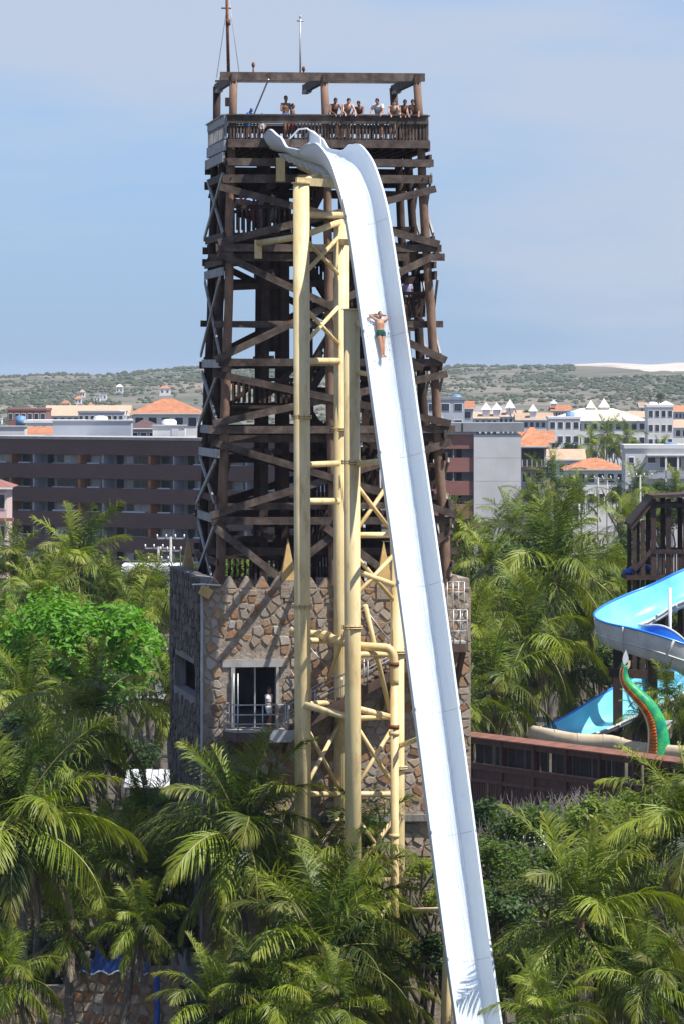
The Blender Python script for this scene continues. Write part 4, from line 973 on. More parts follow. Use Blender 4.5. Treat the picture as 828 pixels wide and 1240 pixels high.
for px_, py_, Y, r, kd, lab in ((640, 1010, 236, 62, 'y', 'yellow-green shrub under the bare twigs by the brown fence'), (720, 1000, 240, 58, 'y', 'light shrub right of the small tin roof'), (600, 1045, 226, 52, 'y', 'shrub beside the right edge of the slide'), (780, 985, 246, 52, 'y', 'shrub below the slatted part of the fence'),
     (660, 1060, 222, 60, 'y', 'dark shrub behind the big dark palm'), (610, 1110, 212, 58, 'd', 'dark green shrub in the shade right of the slide'), (740, 1060, 218, 60, 'y', 'leafy shrub above the big dark palm'), (800, 1080, 212, 55, 'y', 'shrub left of the sunlit right palm'),
     (520, 1030, 205, 40, 'd', 'shrub between the columns and the slide'), (640, 1175, 200, 62, 'd', 'low shrub behind the slide foot palm'), (770, 1150, 200, 66, 'd', 'dense shrub under the right palms'), (540, 1100, 194.5, 46, 'y', 'shrub seen left of the slide foot'), (512, 1060, 195, 40, 'y', 'yellow-green shrub between the downpipe and the slide'), (522, 1160, 193, 48, 'd', 'shrub under the slide beside the lowest support')):
    btree(px_, py_, Y, r, kd, lab, 'shrubs on the slope right of the slide', cat='shrub', name='shrub')
for px_, py_, Y, r, kd, lab in ((180, 985, 212, 48, 'b', 'bright green bush before the left foot of the base'), (70, 1010, 212, 70, 'd', 'dark bush behind the left palms'), (200, 1130, 198, 55, 'd', 'dark bush below the balcony palm'), (310, 1120, 199, 62, 'd', 'bush behind the column palm'), (420, 1090, 200, 55, 'd', 'bush at the feet of the yellow columns'), (250, 1060, 203, 55, 'd', 'bush in front of the base plinth'),
     (20, 900, 232, 65, 'd', 'dark bush left of the shaded palm'), (150, 920, 226, 50, 'd', 'bush under the shaded palm'), (20, 820, 282, 60, 'd', 'bush under the bright tree at the left'), (190, 800, 285, 50, 'y', 'yellow-green bush right of the bright tree'), (340, 1190, 192, 60, 'd', 'low bush among the front palms'), (470, 1120, 197, 50, 'd', 'bush beside the downpipe'), (30, 1090, 200, 60, 'd', 'bush above the foreground stone wall')):
    btree(px_, py_, Y, r, kd, lab, 'bushes between the palms left of the slide', cat='shrub', name='shrub')
for px_, py_, Y, r, kd, lab in ((600, 740, 350, 70, 'd', 'dark tree filling the grove behind the palms'), (690, 770, 345, 70, 'd', 'tree behind the bend of the flume'), (640, 830, 318, 70, 'd', 'tree under the dense middle palm'), (750, 820, 318, 60, 'd', 'tree under the flume supports'), (580, 800, 320, 60, 'd', 'tree by the right wall of the base'), (800, 760, 350, 66, 'd', 'tree behind the flume at the right'), (720, 880, 296, 44, 'd', 'low tree behind the lower flume'), (560, 720, 360, 50, 'd', 'tree beyond the right corner of the base'), (640, 680, 400, 60, 'd', 'tree below the white hotel end wall'), (760, 690, 400, 60, 'd', 'tree behind the platform tower'), (810, 900, 300, 40, 'd', 'tree behind the serpent sculpture'),
     (60, 740, 370, 70, 'd', 'tree behind the left palms'), (150, 720, 380, 60, 'd', 'tree in front of the hotel ground floor'), (210, 760, 350, 50, 'd', 'tree at the shaded corner of the base'), (0, 760, 360, 60, 'd', 'tree below the pink house'), (300, 700, 360, 45, 'y', 'sunlit bush seen through the tower legs'), (280, 690, 380, 40, 'b', 'bright bush seen beyond the log post')):
    btree(px_, py_, Y, r, kd, lab, 'trees in the park behind the tower')
for i, (px_, py_, Y, r) in enumerate(((630, 560, 760, 22), (690, 590, 700, 26), (655, 640, 640, 26), (715, 590, 760, 24), (740, 575, 800, 20), (780, 570, 820, 18), (800, 600, 640, 28), (770, 620, 640, 26), (680, 620, 680, 24), (640, 580, 760, 20), (705, 530, 1100, 12), (745, 545, 1000, 14), (765, 540, 1050, 13), (690, 545, 1000, 14), (812, 630, 560, 30), (670, 540, 1000, 12), (640, 500, 1400, 9), (725, 520, 1150, 12), (790, 590, 720, 22), (750, 600, 720, 20), (800, 480, 1900, 8), (560, 490, 1500, 8))):
    btree(px_, py_, Y, r, 'd', 'dark green tree among the houses of the town', 'trees among the houses')
# bare branching shrubs before the fence
def bare(px_, py_, Y, h, seed, label):
    c = at(px_, py_, Y); z0 = gz(c.x, c.y); mb = MB(); rn = random.Random(seed)
    for k in range(5): limbs(mb, V(c.x, c.y, z0), V(rn.uniform(-.5, .5), rn.uniform(-.5, .5), 1).normalized(), (c.z - z0 + h) * .3, .05, 4, rn, .68)
    tag(mb.build('bare_shrub', M['twig']), label, 'shrub', 'leafless shrubs before the fence')
for i, a in enumerate(((605, 960, 246, 1.0), (640, 955, 250, 1.0), (585, 985, 240, 1.2), (690, 960, 250, .8), (630, 1010, 234, .8), (740, 960, 252, .8))): bare(*a, 50 + i, 'grey leafless shrub in front of the brown slatted fence')

for i in range(3): bare(590 + i * 70 + rb.uniform(-9, 9), 945 + rb.uniform(-8, 8), 252 - i, 1.0, 80 + i, 'grey leafless shrub in front of the brown slatted fence')
# undergrowth that closes the gaps between the trunks
for j, (Y, py_) in enumerate(((203, 1215), (212, 1165), (222, 1110), (234, 1060), (246, 1010))):
    for i in range(15):
        px_ = -20 + i * 62 + rb.uniform(-20, 20) + 30 * (j % 2)
        if Y < 216 and 190 < px_ < 580 and py_ < 1200: continue
        if 195 < px_ < 575 and Y > 205: continue
        kd_ = ('ddy' if px_ < 560 else 'yyd')[rb.randint(0, 2)]
        btree(px_, py_ + rb.uniform(-15, 15), Y + rb.uniform(-3, 3), rb.uniform(42, 62), kd_, 'low ' + ('dark green' if kd_ == 'd' else 'yellow-green') + ' bush in the undergrowth ' + ('left of the stone base' if px_ < 400 else 'on the slope right of the slide'), 'undergrowth between the palms', cat='shrub', name='shrub')

# ------------------------------------------------------------------ brown covered walkway on the right
M['redwood'] = pm('red_brown_boards', [(.075, .035, .026), (.125, .06, .045)], 2.5, .7, .006, rnd=.2, dirt=(.04, .025, .02), dscale=.8)
M['rusttin'] = pm('rusty_red_roof_sheet', [(.2, .08, .05), (.3, .14, .09)], 1.5, .6, .004, dirt=(.12, .06, .045), dscale=.9)
fz = FA.z; f0 = V(FA.x, FA.y, 0); fd = V(fe.x, fe.y, 0); fback = V(fn.x, fn.y, 0)
walk = thing('covered_walkway', 'long dark red-brown timber walkway wall with glazed panels and a slatted lower half', 'walkway', f0 + fd * 10 + Z * 3)
FLN = 27.0
def FW(a, d, z): return f0 + fd * a + fback * d + Z * z
zlow, zmid, zsill = 3.5, zz(931, 276), zz(927, 276)
MB().prism([FW(-.6, -.35, fz - .12), FW(FLN, -.35, fz - .12), FW(FLN, .45, fz + .05), FW(-.6, .45, fz + .05)], (0, 0, .07)).build('roof_sheet', M['rusttin'], walk)
beam1('top_beam', M['redwood'], walk, FW(-.4, 0, fz - .3), FW(FLN, 0, fz - .3), .16, .34)
beam1('mid_beam', M['redwood'], walk, FW(-.4, -.06, zmid), FW(FLN, -.06, zmid), .14, .3); beam1('sill', M['wood_l'], walk, FW(-.4, -.1, zmid + .2), FW(FLN, -.1, zmid + .2), .2, .06)
beam1('low_beam', M['redwood'], walk, FW(-.4, -.06, zmid - .75), FW(FLN, -.06, zmid - .75), .12, .2); beam1('bottom_beam', M['wood_l'], walk, FW(-.4, -.1, zlow + .1), FW(FLN, -.1, zlow + .1), .2, .16)
i = 0; a = 0.0
while a < FLN:
    beam1('post', M['redwood'], walk, FW(a, -.03, zlow - .4), FW(a, -.03, fz - .13), .2, .24, fd)
    a += 3.4
a = .3
slat_me = MB().box((0, 0, 0), .2, .035, zmid - .85 - zlow).mesh('slat', M['redwood']); mull = MB().box((0, 0, 0), .07, .06, fz - .47 - zmid - .15).mesh('mullion', M['redwood'])
fr_ = Matrix.Rotation(math.atan2(fe.y, fe.x), 4, 'Z')
while a < FLN - .2:
    place('slat', slat_me, walk, Matrix.Translation(FW(a, 0.0, (zmid - .85 + zlow) / 2 + .05)) @ fr_); a += .27
a = .6
while a < FLN - .2:
    place('mullion', mull, walk, Matrix.Translation(FW(a, 0.0, (fz - .47 + zmid + .15) / 2)) @ fr_); a += .85
box1('panel', M['redwood'], walk, FW(FLN / 2, .02, zmid - .42), FLN, .05, .5, fr_.to_3x3())
a = .2
while a < FLN:
    L_ = random.uniform(1.0, 2.2); box1('back_board', M['dark'], walk, FW(a + L_ / 2, .3, (fz + zlow) / 2), L_, .05, fz - zlow - .35, fr_.to_3x3()); a += L_ + random.choice((.06, .35))  # near-black boards, the walkway's inside shade put into their colour
# retaining wall under it
rw = thing('retaining_wall', 'low rubble retaining wall with a pale kerb below the slatted fence', 'wall', FW(10, -.6, 0))
box1('wall_body', M['mortar'], rw, FW(FLN / 2, -.7, 2.0), FLN, .4, 3.5, fr_.to_3x3()); box1('kerb', M['conc'], rw, FW(FLN / 2, -.72, 3.8), FLN, .55, .12, fr_.to_3x3())
rr = random.Random(3); p2 = [(.3 + .62 * i + rr.uniform(-.2, .2), 1.2 + .48 * j + rr.uniform(-.15, .15)) for i in range(22) for j in range(5)]
stones(rw, p2, (0, 1), (14, 3.7), lambda a, z: FW(a, -.905, z), -fback, lambda c: True, rr, 120)

# ------------------------------------------------------------------ blue flume
M['fl_in'] = pm('cyan_gelcoat', [(.13, .5, .68), (.2, .6, .75), (.3, .68, .78)], .7, .25, 0, spec=.5, pos=(.25, .75))
M['fl_in2'] = pm('deep_blue_shade_gelcoat', [(.02, .16, .58), (.04, .24, .68)], .7, .25, 0, spec=.5)  # deep blue: shade of the flume's return run put in; rim and pool share
M['fl_out'] = pm('dull_white_gelcoat', [(.46, .47, .47), (.6, .61, .6)], 1.2, .5, 0, dirt=(.3, .28, .25), dscale=.9)
flume = thing('blue_flume', 'winding cyan water flume, its return run shaded in deep blue, with dull white underside beyond the fence', 'flume', at(760, 930, 292))
fp = [(900, 690, 299, .5, 1.65), (828, 720, 297, .4, 1.6), (780, 741, 296, .4, 1.55), (750, 755, 294.2, .45, 1.45), (737, 766, 291, .8, 1.4), (746, 776, 288, 1.2, 1.45), (775, 788, 286.6, 1.75, 1.55), (815, 806, 286.4, 1.75, 1.5), (850, 822, 287.5, 1.5, 1.4), (878, 834, 290, 1.2, 1.2), (886, 842, 293.5, .9, 1.4), (868, 838, 296.5, .5, 1.7), (830, 838, 297, .4, 1.7), (790, 846, 295.5, .4, 1.75), (742, 866, 293, .35, 1.5), (702, 883, 291, .3, 1.15), (664, 893, 289, .25, .7)]
pos3 = catmull([at(a + 9, b + 7, c) for a, b, c, _, _ in fp], 6); hts = catmull([(d, e, 0) for *_, d, e in fp], 6)
def flsec(i, off=0.0):
    tg = (pos3[min(i + 1, len(pos3) - 1)] - pos3[max(i - 1, 0)]).normalized(); c = tg.cross(Z).normalized(); n = c.cross(tg); hl, hr = hts[i].x, hts[i].y; q = []
    wdt = 1.1
    for k in range(15):
        t = -1 + 2 * k / 14; h = hl if t < 0 else hr; a = abs(t)
        x = math.copysign(min(1, a * 1.5) ** .85 * wdt + max(0, a - .66) * .5, t); y = max(0, (a - .38) / .62) ** 1.5 * h
        q.append(pos3[i] + c * (x + math.copysign(off, t)) + n * (y - off * (1 if a < .7 else 0)))
    return q
def flshell(off, i0, i1, name, m, flip=False):
    mb = MB()
    for i in range(i0, i1 + 1): mb.v += [tuple(p) for p in flsec(i, off)]
    for r in range(i1 - i0):
        for j in range(14):
            f_ = (r * 15 + j, r * 15 + j + 1, (r + 1) * 15 + j + 1, (r + 1) * 15 + j); mb.f.append(f_[::-1] if flip else f_); mb.m.append(0)
    return mb.build(name, m, flume, True)
nP = len(pos3) - 1
for a, b, m_ in ((0, 28, 'fl_in'), (28, 70, 'fl_in2'), (70, nP, 'fl_in')): flshell(0, a, b, 'channel', M[m_])  # return run takes the blue that carries painted shade
flshell(.08, 0, nP, 'outer_shell', M['fl_out'], True)
for sgn in (0, 14):
    pts = [(flsec(i)[sgn] + flsec(i, .08)[sgn]) / 2 for i in range(nP + 1)]; tube1('rim', M['fl_out'] if sgn == 0 else M['fl_in2'], flume, pts, .075, 6)
for i in range(3, nP, 6): MB().tube(flsec(i, .1), .075, 5).build('flange', M['fl_out'], flume, True)
tube1('ridge', M['fl_out'], flume, [flsec(i, .1)[12] for i in range(nP + 1)], .05, 5)
tube1('ridge', M['fl_out'], flume, [flsec(i, .1)[2] for i in range(nP + 1)], .05, 5)
for i, dx in ((22, 0), (12, 0), (36, .3), (48, 0), (74, 0), (86, 0)):
    p = pos3[i]; z0 = gz(p.x, p.y); beam1('support_post', M['wood_d'], flume, V(p.x + dx, p.y + .3, z0), V(p.x + dx, p.y + .3, p.z - .1), .55, .55, Vector((0, 1, 0)))
p = pos3[28]; beam1('support_arm', M['wood_d'], flume, p + V(-.6, 0, -1.7), p + V(3.2, .3, -1.9), .3, .5)
tube1('support_pole', M['steelw'], flume, [at(811, 745, 294) - Z * 4, at(811, 712, 294)], .1, 8)
# pool rim below the flume
M['beige'] = pm('beige_plaster', [(.5, .4, .26), (.62, .51, .35)], 1.2, .8, .006, dirt=(.36, .28, .18), dscale=.7)
pr = thing('pool_rim', 'beige rounded pool rim at the mouth of the blue flume', 'pool edge', at(710, 905, 284))
pts = [at(645, 889, 287), at(665, 893, 284), at(700, 899, 282.5), at(740, 901, 281.5), at(765, 908, 280), at(800, 912, 279), at(850, 916, 277)]
MB().tube(catmull(pts, 4), [(.5, .35)] * (4 * 6 + 1), 8, xref=Z).build('coping', M['beige'], pr, True)
for k in range(2, 22, 3):
    p = catmull(pts, 4)[k]; MB().tube([p - V(.07, 0, 0), p + V(.07, 0, 0)], [(.52, .37)] * 2, 8, xref=Z).build('seam', M['beige'], pr, True)
MB().prism([at(800, 908, 283), at(860, 911, 281), at(860, 905, 292), at(800, 903, 292)], (0, 0, .04)).build('pool_water', M['fl_in2'], pr)

# ------------------------------------------------------------------ serpent sculpture
M['sp_g'] = pm('green_scales', [(.0, .16, .12), (.015, .3, .1), (.08, .42, .08)], 2.2, .35, .01, spec=.5, bscale=9)
M['sp_r'] = pm('orange_belly', [(.55, .07, .01), (.75, .24, .02)], 2.5, .4, 0, spec=.4, rnd=.25)
M['sp_c'] = pm('cream_edge', [(.7, .58, .32), (.8, .7, .45)], 3, .5, 0)
sp_pts = catmull([at(797, 925, 279), at(798, 900, 279), at(795, 876, 279), at(785, 856, 279), at(771, 841, 279), at(759, 828, 279), at(755, 816, 279), at(757, 806, 279)], 6)
serp = thing('serpent_sculpture', 'curved green sea serpent tail with an orange ribbed belly rising above the walkway', 'sculpture', sp_pts[0])
nS = len(sp_pts); mb = MB(); rads = [lerp(.72, .16, (i / (nS - 1)) ** .8) for i in range(nS)]
mb.tube(sp_pts, rads, 20, xref=V(0, -1, 0))
mb.build('body', M['sp_g'], serp, True)
for i in range(0, nS - 2):
    a, b = sp_pts[i], sp_pts[i + 1]; t = (b - a).normalized(); side = t.cross(V(0, 1, 0)).normalized()
    if side.x > 0: side = -side
    dirn = (side + V(0, -1.0, 0)).normalized(); r = rads[i]; w_ = t.cross(dirn)
    for k, mm, rr_ in ((0, 'sp_r', .62), ):
        MB().add([a + dirn * r * .93 - w_ * r * .5, a + dirn * r * 1.07, a + dirn * r * .93 + w_ * r * .5, b + dirn * rads[i + 1] * .9 - w_ * r * .48, b + dirn * rads[i + 1] * 1.0, b + dirn * rads[i + 1] * .9 + w_ * r * .48, a - w_ * r * .5, a + w_ * r * .5, b - w_ * r * .5, b + w_ * r * .5],
                 [(0, 1, 4, 3), (1, 2, 5, 4), (0, 6, 7, 2, 1), (3, 4, 5, 9, 8), (0, 3, 8, 6), (2, 7, 9, 5)]).build('belly_plate', M[mm], serp, True)
for sg in (-1,):
    pts = []
    for i in range(nS - 1):
        t = (sp_pts[i + 1] - sp_pts[i]).normalized(); side = t.cross(V(0, 1, 0)).normalized(); side = -side if side.x > 0 else side
        dirn = (side + V(0, -1.0, 0)).normalized(); w_ = t.cross(dirn); w_ = w_ if w_.x < 0 else -w_; pts.append(sp_pts[i] + (dirn * .85 + w_ * .52) * rads[i])
    tube1('belly_edge', M['sp_c'], serp, pts, [rads[i] * .16 for i in range(len(pts))], 6)
tip = sp_pts[-1]
def leafshape(p, d, side, L_, wd, th, m, name, parent):
    q = []; n = 8
    for s in (1, -1):
        for k in range(n + 1):
            t = k / n if s > 0 else 1 - k / n
            if s < 0 and k in (0, n): continue
            q.append(p + d * L_ * t + side * (s * wd * math.sin(math.pi * t ** .8)) - V(0, th / 2, 0))
    return MB().prism(q, (0, th, 0)).build(name, m, parent)
leafshape(tip - Z * .1, V(.02, 0, 1).normalized(), V(1, 0, 0), 1.0, .17, .14, M['steelw'], 'tail_fin', serp)
leafshape(tip - Z * .25, V(.45, 0, .9).normalized(), V(.9, 0, -.45), .6, .14, .14, M['sp_c'], 'tail_fin', serp)
leafshape(tip - Z * .3, V(-.45, 0, .9).normalized(), V(.9, 0, .45), .5, .13, .14, M['sp_g'], 'tail_fin', serp)
leafshape(at(799, 885, 279), V(.85, 0, .5).normalized(), V(-.5, 0, .85), .75, .2, .16, M['sp_c'], 'side_fin', serp); leafshape(at(800, 878, 279), V(.9, 0, .35).normalized(), V(-.35, 0, .9), .7, .1, .3, M['steelw'], 'side_fin', serp)

# ------------------------------------------------------------------ dark wooden platform tower at the right
wt = thing('platform_tower', 'dark brown wooden platform tower with a sloping roof at the head of the flume', 'tower', at(800, 930, 302))
YT = 302
def T_(px_, py_, d=0): return at(px_, py_, YT) + V(0, d, 0)
for px_, top in ((768, 632), (778, 630), (791, 604), (809, 604), (830, 604), (850, 604)):
    for d in (0, 3.2):
        a = T_(px_ - d * .8, top, d); b = V(a.x, a.y, gz(a.x, a.y)); beam1('post', M['wood_d'], wt, b, a, .3 if px_ > 780 else .26, .3, Vector((0, 1, 0)))
MB().prism([T_(788, 603, -.5), T_(870, 600, -.5), T_(868, 600, 3.8), T_(786, 603, 3.8)], (0, 0, .18)).build('roof', M['wood_d'], wt)
MB().prism([T_(762, 637, -.5), T_(790, 603, -.5), T_(788, 603, 3.8), T_(760, 637, 3.8)], (0, 0, .16)).build('roof', M['wood_d'], wt)
MB().prism([T_(758, 702, -.4), T_(870, 702, -.4), T_(868, 702, 3.6), T_(756, 702, 3.6)], (0, 0, .25)).build('platform', M['wood_d'], wt)
for y in (668, 612): beam1('rail', M['wood_d'], wt, T_(788, y, -.15), T_(870, y, -.15), .1, .28); beam1('rail', M['wood_d'], wt, T_(786, y, 3.3), T_(868, y, 3.3), .1, .28)
for i in range(19): beam1('board', M['wood_d'], wt, T_(790 + i * 3.4, 670, -.12), T_(790 + i * 3.4, 699, -.12), .12, .03, BV)
beam1('stair_rail', M['wood_d'], wt, T_(768, 690, -.2), T_(792, 662, -.2), .1, .26); beam1('stair_rail', M['wood_d'], wt, T_(762, 640, -.3), T_(790, 606, -.3), .12, .3)
for px_, y in ((764, 693), (772, 690), (780, 688)):
    p = T_(px_, y, 1.0); tb = MB(); tb.tube([p + V(0, 0, -.45), p + V(0, 0, .45)], .42, 10)
    tag(MB().tube([V(0, 0, 0), V(0.01, 0, 0)], .01, 3).build('x', M['blue']) if False else MB().tube([p + V(math.cos(k * .5236) * .35, math.sin(k * .5236) * .35, 0) for k in range(13)], .17, 8).build('swim_ring', M['blue'], None, True), 'blue inflatable ring lying on the dark wooden platform', 'swim ring', 'blue rings on the platform')

# ------------------------------------------------------------------ foreground wall with blue wave coping
fwz = zz(1172, 194)
fw = thing('wave_wall', 'rubble stone wall topped with a bright blue wave-shaped coping among the palms', 'wall', at(120, 1290, 194))
def FWp(px_, z, d=0): return V((px_ - CX) * 194 / F, 194 + d, z)
MB().prism([FWp(-40, 0), FWp(218, 0), FWp(218, fwz), FWp(84, fwz), FWp(76, fwz - .75), FWp(-40, fwz - .75)], (0, .6, 0)).build('wall_body', M['mortar'], fw)
rr = random.Random(8); x0_ = FWp(84, 0).x; p2 = [(x0_ + .42 * i + rr.uniform(-.17, .17), 1.2 + .4 * j + rr.uniform(-.14, .14)) for i in range(11) for j in range(9)]
stones(fw, p2, (x0_ + .02, 1.0), (FWp(217, 0).x, fwz - .02), lambda a, z: V(a, 193.996, z), V(0, -1, 0), lambda c: True, rr, 200)
p2 = [(FWp(-38, 0).x + .4 * i + rr.uniform(-.17, .17), 1.2 + .4 * j + rr.uniform(-.14, .14)) for i in range(10) for j in range(7)]
stones(fw, p2, (FWp(-38, 0).x, 1.0), (x0_ - .3, fwz - .8), lambda a, z: V(a, 193.996, z), V(0, -1, 0), lambda c: True, rr, 200)
wp = []
for k in range(41):
    px_ = 96 + k * 2.1; u = (k % 10) / 10; wp.append(FWp(px_ - 3 * u, fwz + .12 + .62 * (1 - u) ** 1.4, -.1))
MB().prism([FWp(180, fwz - .25, -.1), FWp(96, fwz - .25, -.1)] + wp, (0, .75, 0)).build('wave_coping', M['blue'], fw)
tube1('coping_edge', M['steelw'], fw, [FWp(96 + k * 4, fwz - .2 + .08 * math.sin(k * 1.2), -.14) for k in range(22)], .04, 6)
tag(tube1('blue_post', M['blue'], None, [FWp(191, 0, -.6), FWp(191, fwz - .3, -.6)], .12, 10), 'blue round post at the right end of the foreground stone wall', 'post')
def shed(label, px0, px1, pyt, Y, dp, m):
    a, b = at(px0, pyt, Y), at(px1, pyt, Y); t = thing('shed', label, 'shed', V((a.x + b.x) / 2, Y, gz(a.x, Y))); z0 = gz(a.x, Y)
    box1('wall', M['stonec'], t, V((a.x + b.x) / 2, Y + dp / 2, (a.z + z0) / 2 - .3), b.x - a.x - .5, dp - .4, a.z - z0 - .2)
    n = 7
    for k in range(n):
        x0, x1 = lerp(a.x, b.x, k / n), lerp(a.x, b.x, (k + 1) / n - .02)
        MB().prism([V(x0, Y, a.z - .35), V(x1, Y, a.z - .35), V(x1, Y + dp, a.z + .15), V(x0, Y + dp, a.z + .15)], (0, 0, .05 + .03 * (k % 2))).build('roof_sheet', M[m], t)
shed('small shed with a pale sheet roof left of the base', 150, 206, 945, 217, 3.2, 'steelw'); shed('small tin-roofed shed among the bare twigs below the fence', 622, 664, 1016, 238, 2.6, 'steelw')

# ------------------------------------------------------------------ the hotel
M['hband'] = pm('brown_facade_panel', [(.1, .058, .052), (.125, .075, .068)], .35, .6, 0, rnd=.06)
M['hband2'] = pm('red_brown_facade_panel', [(.24, .105, .085), (.28, .13, .105)], .35, .6, 0, rnd=.06)
M['hwall'] = pm('grey_render', [(.36, .36, .37), (.44, .44, .45)], .5, .8, 0)
M['hwhite'] = pm('off_white_render', [(.52, .52, .51), (.6, .6, .59)], .4, .8, .01, dirt=(.45, .45, .44), dscale=.15)
M['orange'] = pm('orange_brick', [(.32, .13, .06), (.42, .18, .09)], 1.2, .8, 0)
M['curtain'] = pm('pale_curtain', [(.5, .5, .49), (.7, .7, .69)], 1.0, .8, 0, rnd=.3)
M['greyroof'] = pm('grey_roof_sheet', [(.22, .225, .235), (.3, .305, .315)], .6, .6, 0)
M['tile'] = pm('terracotta_tile', [(.32, .12, .06), (.42, .18, .09), (.48, .24, .14)], 1.2, .8, .03, rnd=.15, dirt=(.3, .11, .06), dscale=.25, bscale=3)
M['tiletan'] = pm('tan_tile', [(.4, .27, .18), (.5, .36, .25)], .8, .8, .02, rnd=.12)
M['creamroof'] = pm('cream_roof', [(.58, .53, .4), (.68, .63, .5)], .6, .7, 0)
M['pink'] = pm('pink_render', [(.55, .42, .38), (.62, .48, .44)], .7, .8, 0)
M['pale'] = pm('pale_render', [(.6, .59, .57), (.7, .69, .67)], .4, .8, 0, rnd=.1)
M['greyblue'] = pm('blue_grey_render', [(.36, .39, .44), (.42, .45, .5)], .4, .8, 0, rnd=.08)
class Loc:                                                 # a building's own frame: a along the front, d inwards
    def __init__(s, x, y, yaw): s.o = V(x, y, 0); s.u = V(math.cos(yaw), math.sin(yaw), 0); s.n = V(-math.sin(yaw), math.cos(yaw), 0); s.r = Matrix.Rotation(yaw, 3, 'Z')
    def __call__(s, a, d, z): return s.o + s.u * a + s.n * d + Z * z
    def box(s, name, m, parent, a0, a1, d0, d1, z0, z1): return box1(name, M[m], parent, s((a0 + a1) / 2, (d0 + d1) / 2, (z0 + z1) / 2), a1 - a0, d1 - d0, z1 - z0, s.r)
def window(L, parent, a0, a1, z0, z1, m='glass', fm='white', d=0.0, fr=.1):
    w_ = L.box('window', fm, parent, a0 - fr, a1 + fr, d - .06, d + .1, z0 - fr, z1 + fr)
    L.box('pane', m, w_, a0, a1, d - .09, d - .05, z0, z1); return w_
def hotel(label, pxa, pxb, pyt, Yc, yaw, nf, dp, bandm, bay=11.5, plain=None):
    yaw = R(yaw); xa = (pxa - CX) * Yc / F; xb = (pxb - CX) * Yc / F; ln = (xb - xa) / math.cos(yaw)
    xm = (xa + xb) / 2; L = Loc(xm - math.cos(yaw) * ln / 2, Yc - math.sin(yaw) * ln / 2, yaw); top = CZ - (pyt - HY) * Yc / F
    t = thing('hotel', label, 'hotel', L(ln / 2, dp / 2, 0))
    L.box('wall', 'hwall', t, 0, ln, 1.9, dp, 0, top)
    L.box('roof_edge', 'conc', t, -.3, ln + .3, -.5, dp + .3, top + .003, top + .35)
    for k in range(nf):
        z1 = top - k * 3.0
        L.box('band', bandm, t, 0, ln, -.3, -.1, z1 - 1.85, z1 - .002)
        L.box('floor_slab', 'hwall', t, 0, ln, -.1, 1.9, z1 - 1.85, z1 - 1.6)
        zb, zt_ = z1 - 3.0 + .25, z1 - 1.95
        a = .4
        while a + bay * .3 < ln:
            for q0, q1 in ((0, .42), (.5, .77)):
                if a + bay * q1 > ln: continue
                w_ = L.box('window', 'hwall', t, a + bay * q0 - .05, a + bay * q1 + .05, 1.78, 1.898, zb - .3, zt_)
                n = max(2, int(bay * (q1 - q0) / 1.1)); st_ = bay * (q1 - q0) / n
                for j in range(n): L.box('pane', 'curtain' if random.random() < .45 else 'glass', w_, a + bay * q0 + j * st_ + .06, a + bay * q0 + (j + 1) * st_ - .06, 1.72, 1.775, zb - .2, zt_ - .08)
                L.box('white_bench', 'white', t, a + bay * q0 + .5, a + bay * q1 - .6, .3, .8, zb - .6, zb - .22 + random.uniform(-.05, .12))
            if a + bay * .48 < ln: L.box('pillar', 'orange', t, a + bay * .44, a + bay * .475, -.05, 1.7, zb - .7, zt_ + .05)
            if a + bay * .82 < ln: L.box('partition', 'greyblue', t, a + bay * .79, a + bay * .805, -.05, 1.77, zb - .7, zt_ + .05)
            if a + bay * .98 < ln: L.box('door', 'dark', t, a + bay * .86, a + bay * .95, 1.8, 1.897, zb - .65, zt_)
            a += bay
    return t, L, ln, top
ht, HL, hln, htop = hotel('long dark brown six-storey hotel with balcony bands left of the tower', -40, 400, 533, 612, -38, 6, 10, 'hband')
# things on the hotel roof
def roofbox(px0, px1, py0, py1, Y, m, label, name='roof_house', dp=5, cat='roof structure', parts=True):
    a, b = at(px0, py1, Y), at(px1, py0, Y); t = thing(name, label, cat, V((a.x + b.x) / 2, Y + dp / 2, a.z))
    box1('wall', M[m], t, V((a.x + b.x) / 2, Y + dp / 2, (a.z + b.z) / 2 - 1.5), b.x - a.x, dp, b.z - a.z + 3); box1('coping', M['conc'], t, V((a.x + b.x) / 2, Y + dp / 2, b.z + .06), b.x - a.x + .3, dp + .3, .14)
    if parts: box1('hatch', M['hwhite'], t, V(lerp(a.x, b.x, .7), Y - .03, b.z - 1.1), .9, .08, 1.6)
    return t
roofbox(64, 159, 510, 534, 632, 'greyblue', 'long pale blue-grey plant room on the hotel roof', parts=False)
roofbox(185, 224, 516, 532, 625, 'pale', 'small white lift house on the hotel roof before the orange roof'); roofbox(0, 30, 517, 533, 640, 'pale', 'white roof house at the left end of the hotel roof', parts=False)
wg, WL, wln, wtop = hotel('red-brown hotel wing with a blank white end wall right of the tower', 490, 573, 526, 640, 0, 6, 10, 'hband2', 7.3)
WL.box('end_wall', 'hwhite', wg, wln + .003, wln + 6.1, -.6, 10.2, 0, wtop); WL.box('parapet', 'greyroof', wg, -.3, wln + 6.5, -.8, 10.6, wtop + .36, wtop + 1.5); WL.box('parapet_joint', 'dark', wg, wln - 1.6, wln - 1.4, -.83, -.79, wtop + .4, wtop + 1.45)
for k in range(3): WL.box('joint', 'conc', wg, wln + .2, wln + 6.0, -.606, -.598, wtop - 3 * k - 3.05, wtop - 3 * k - 3.0)

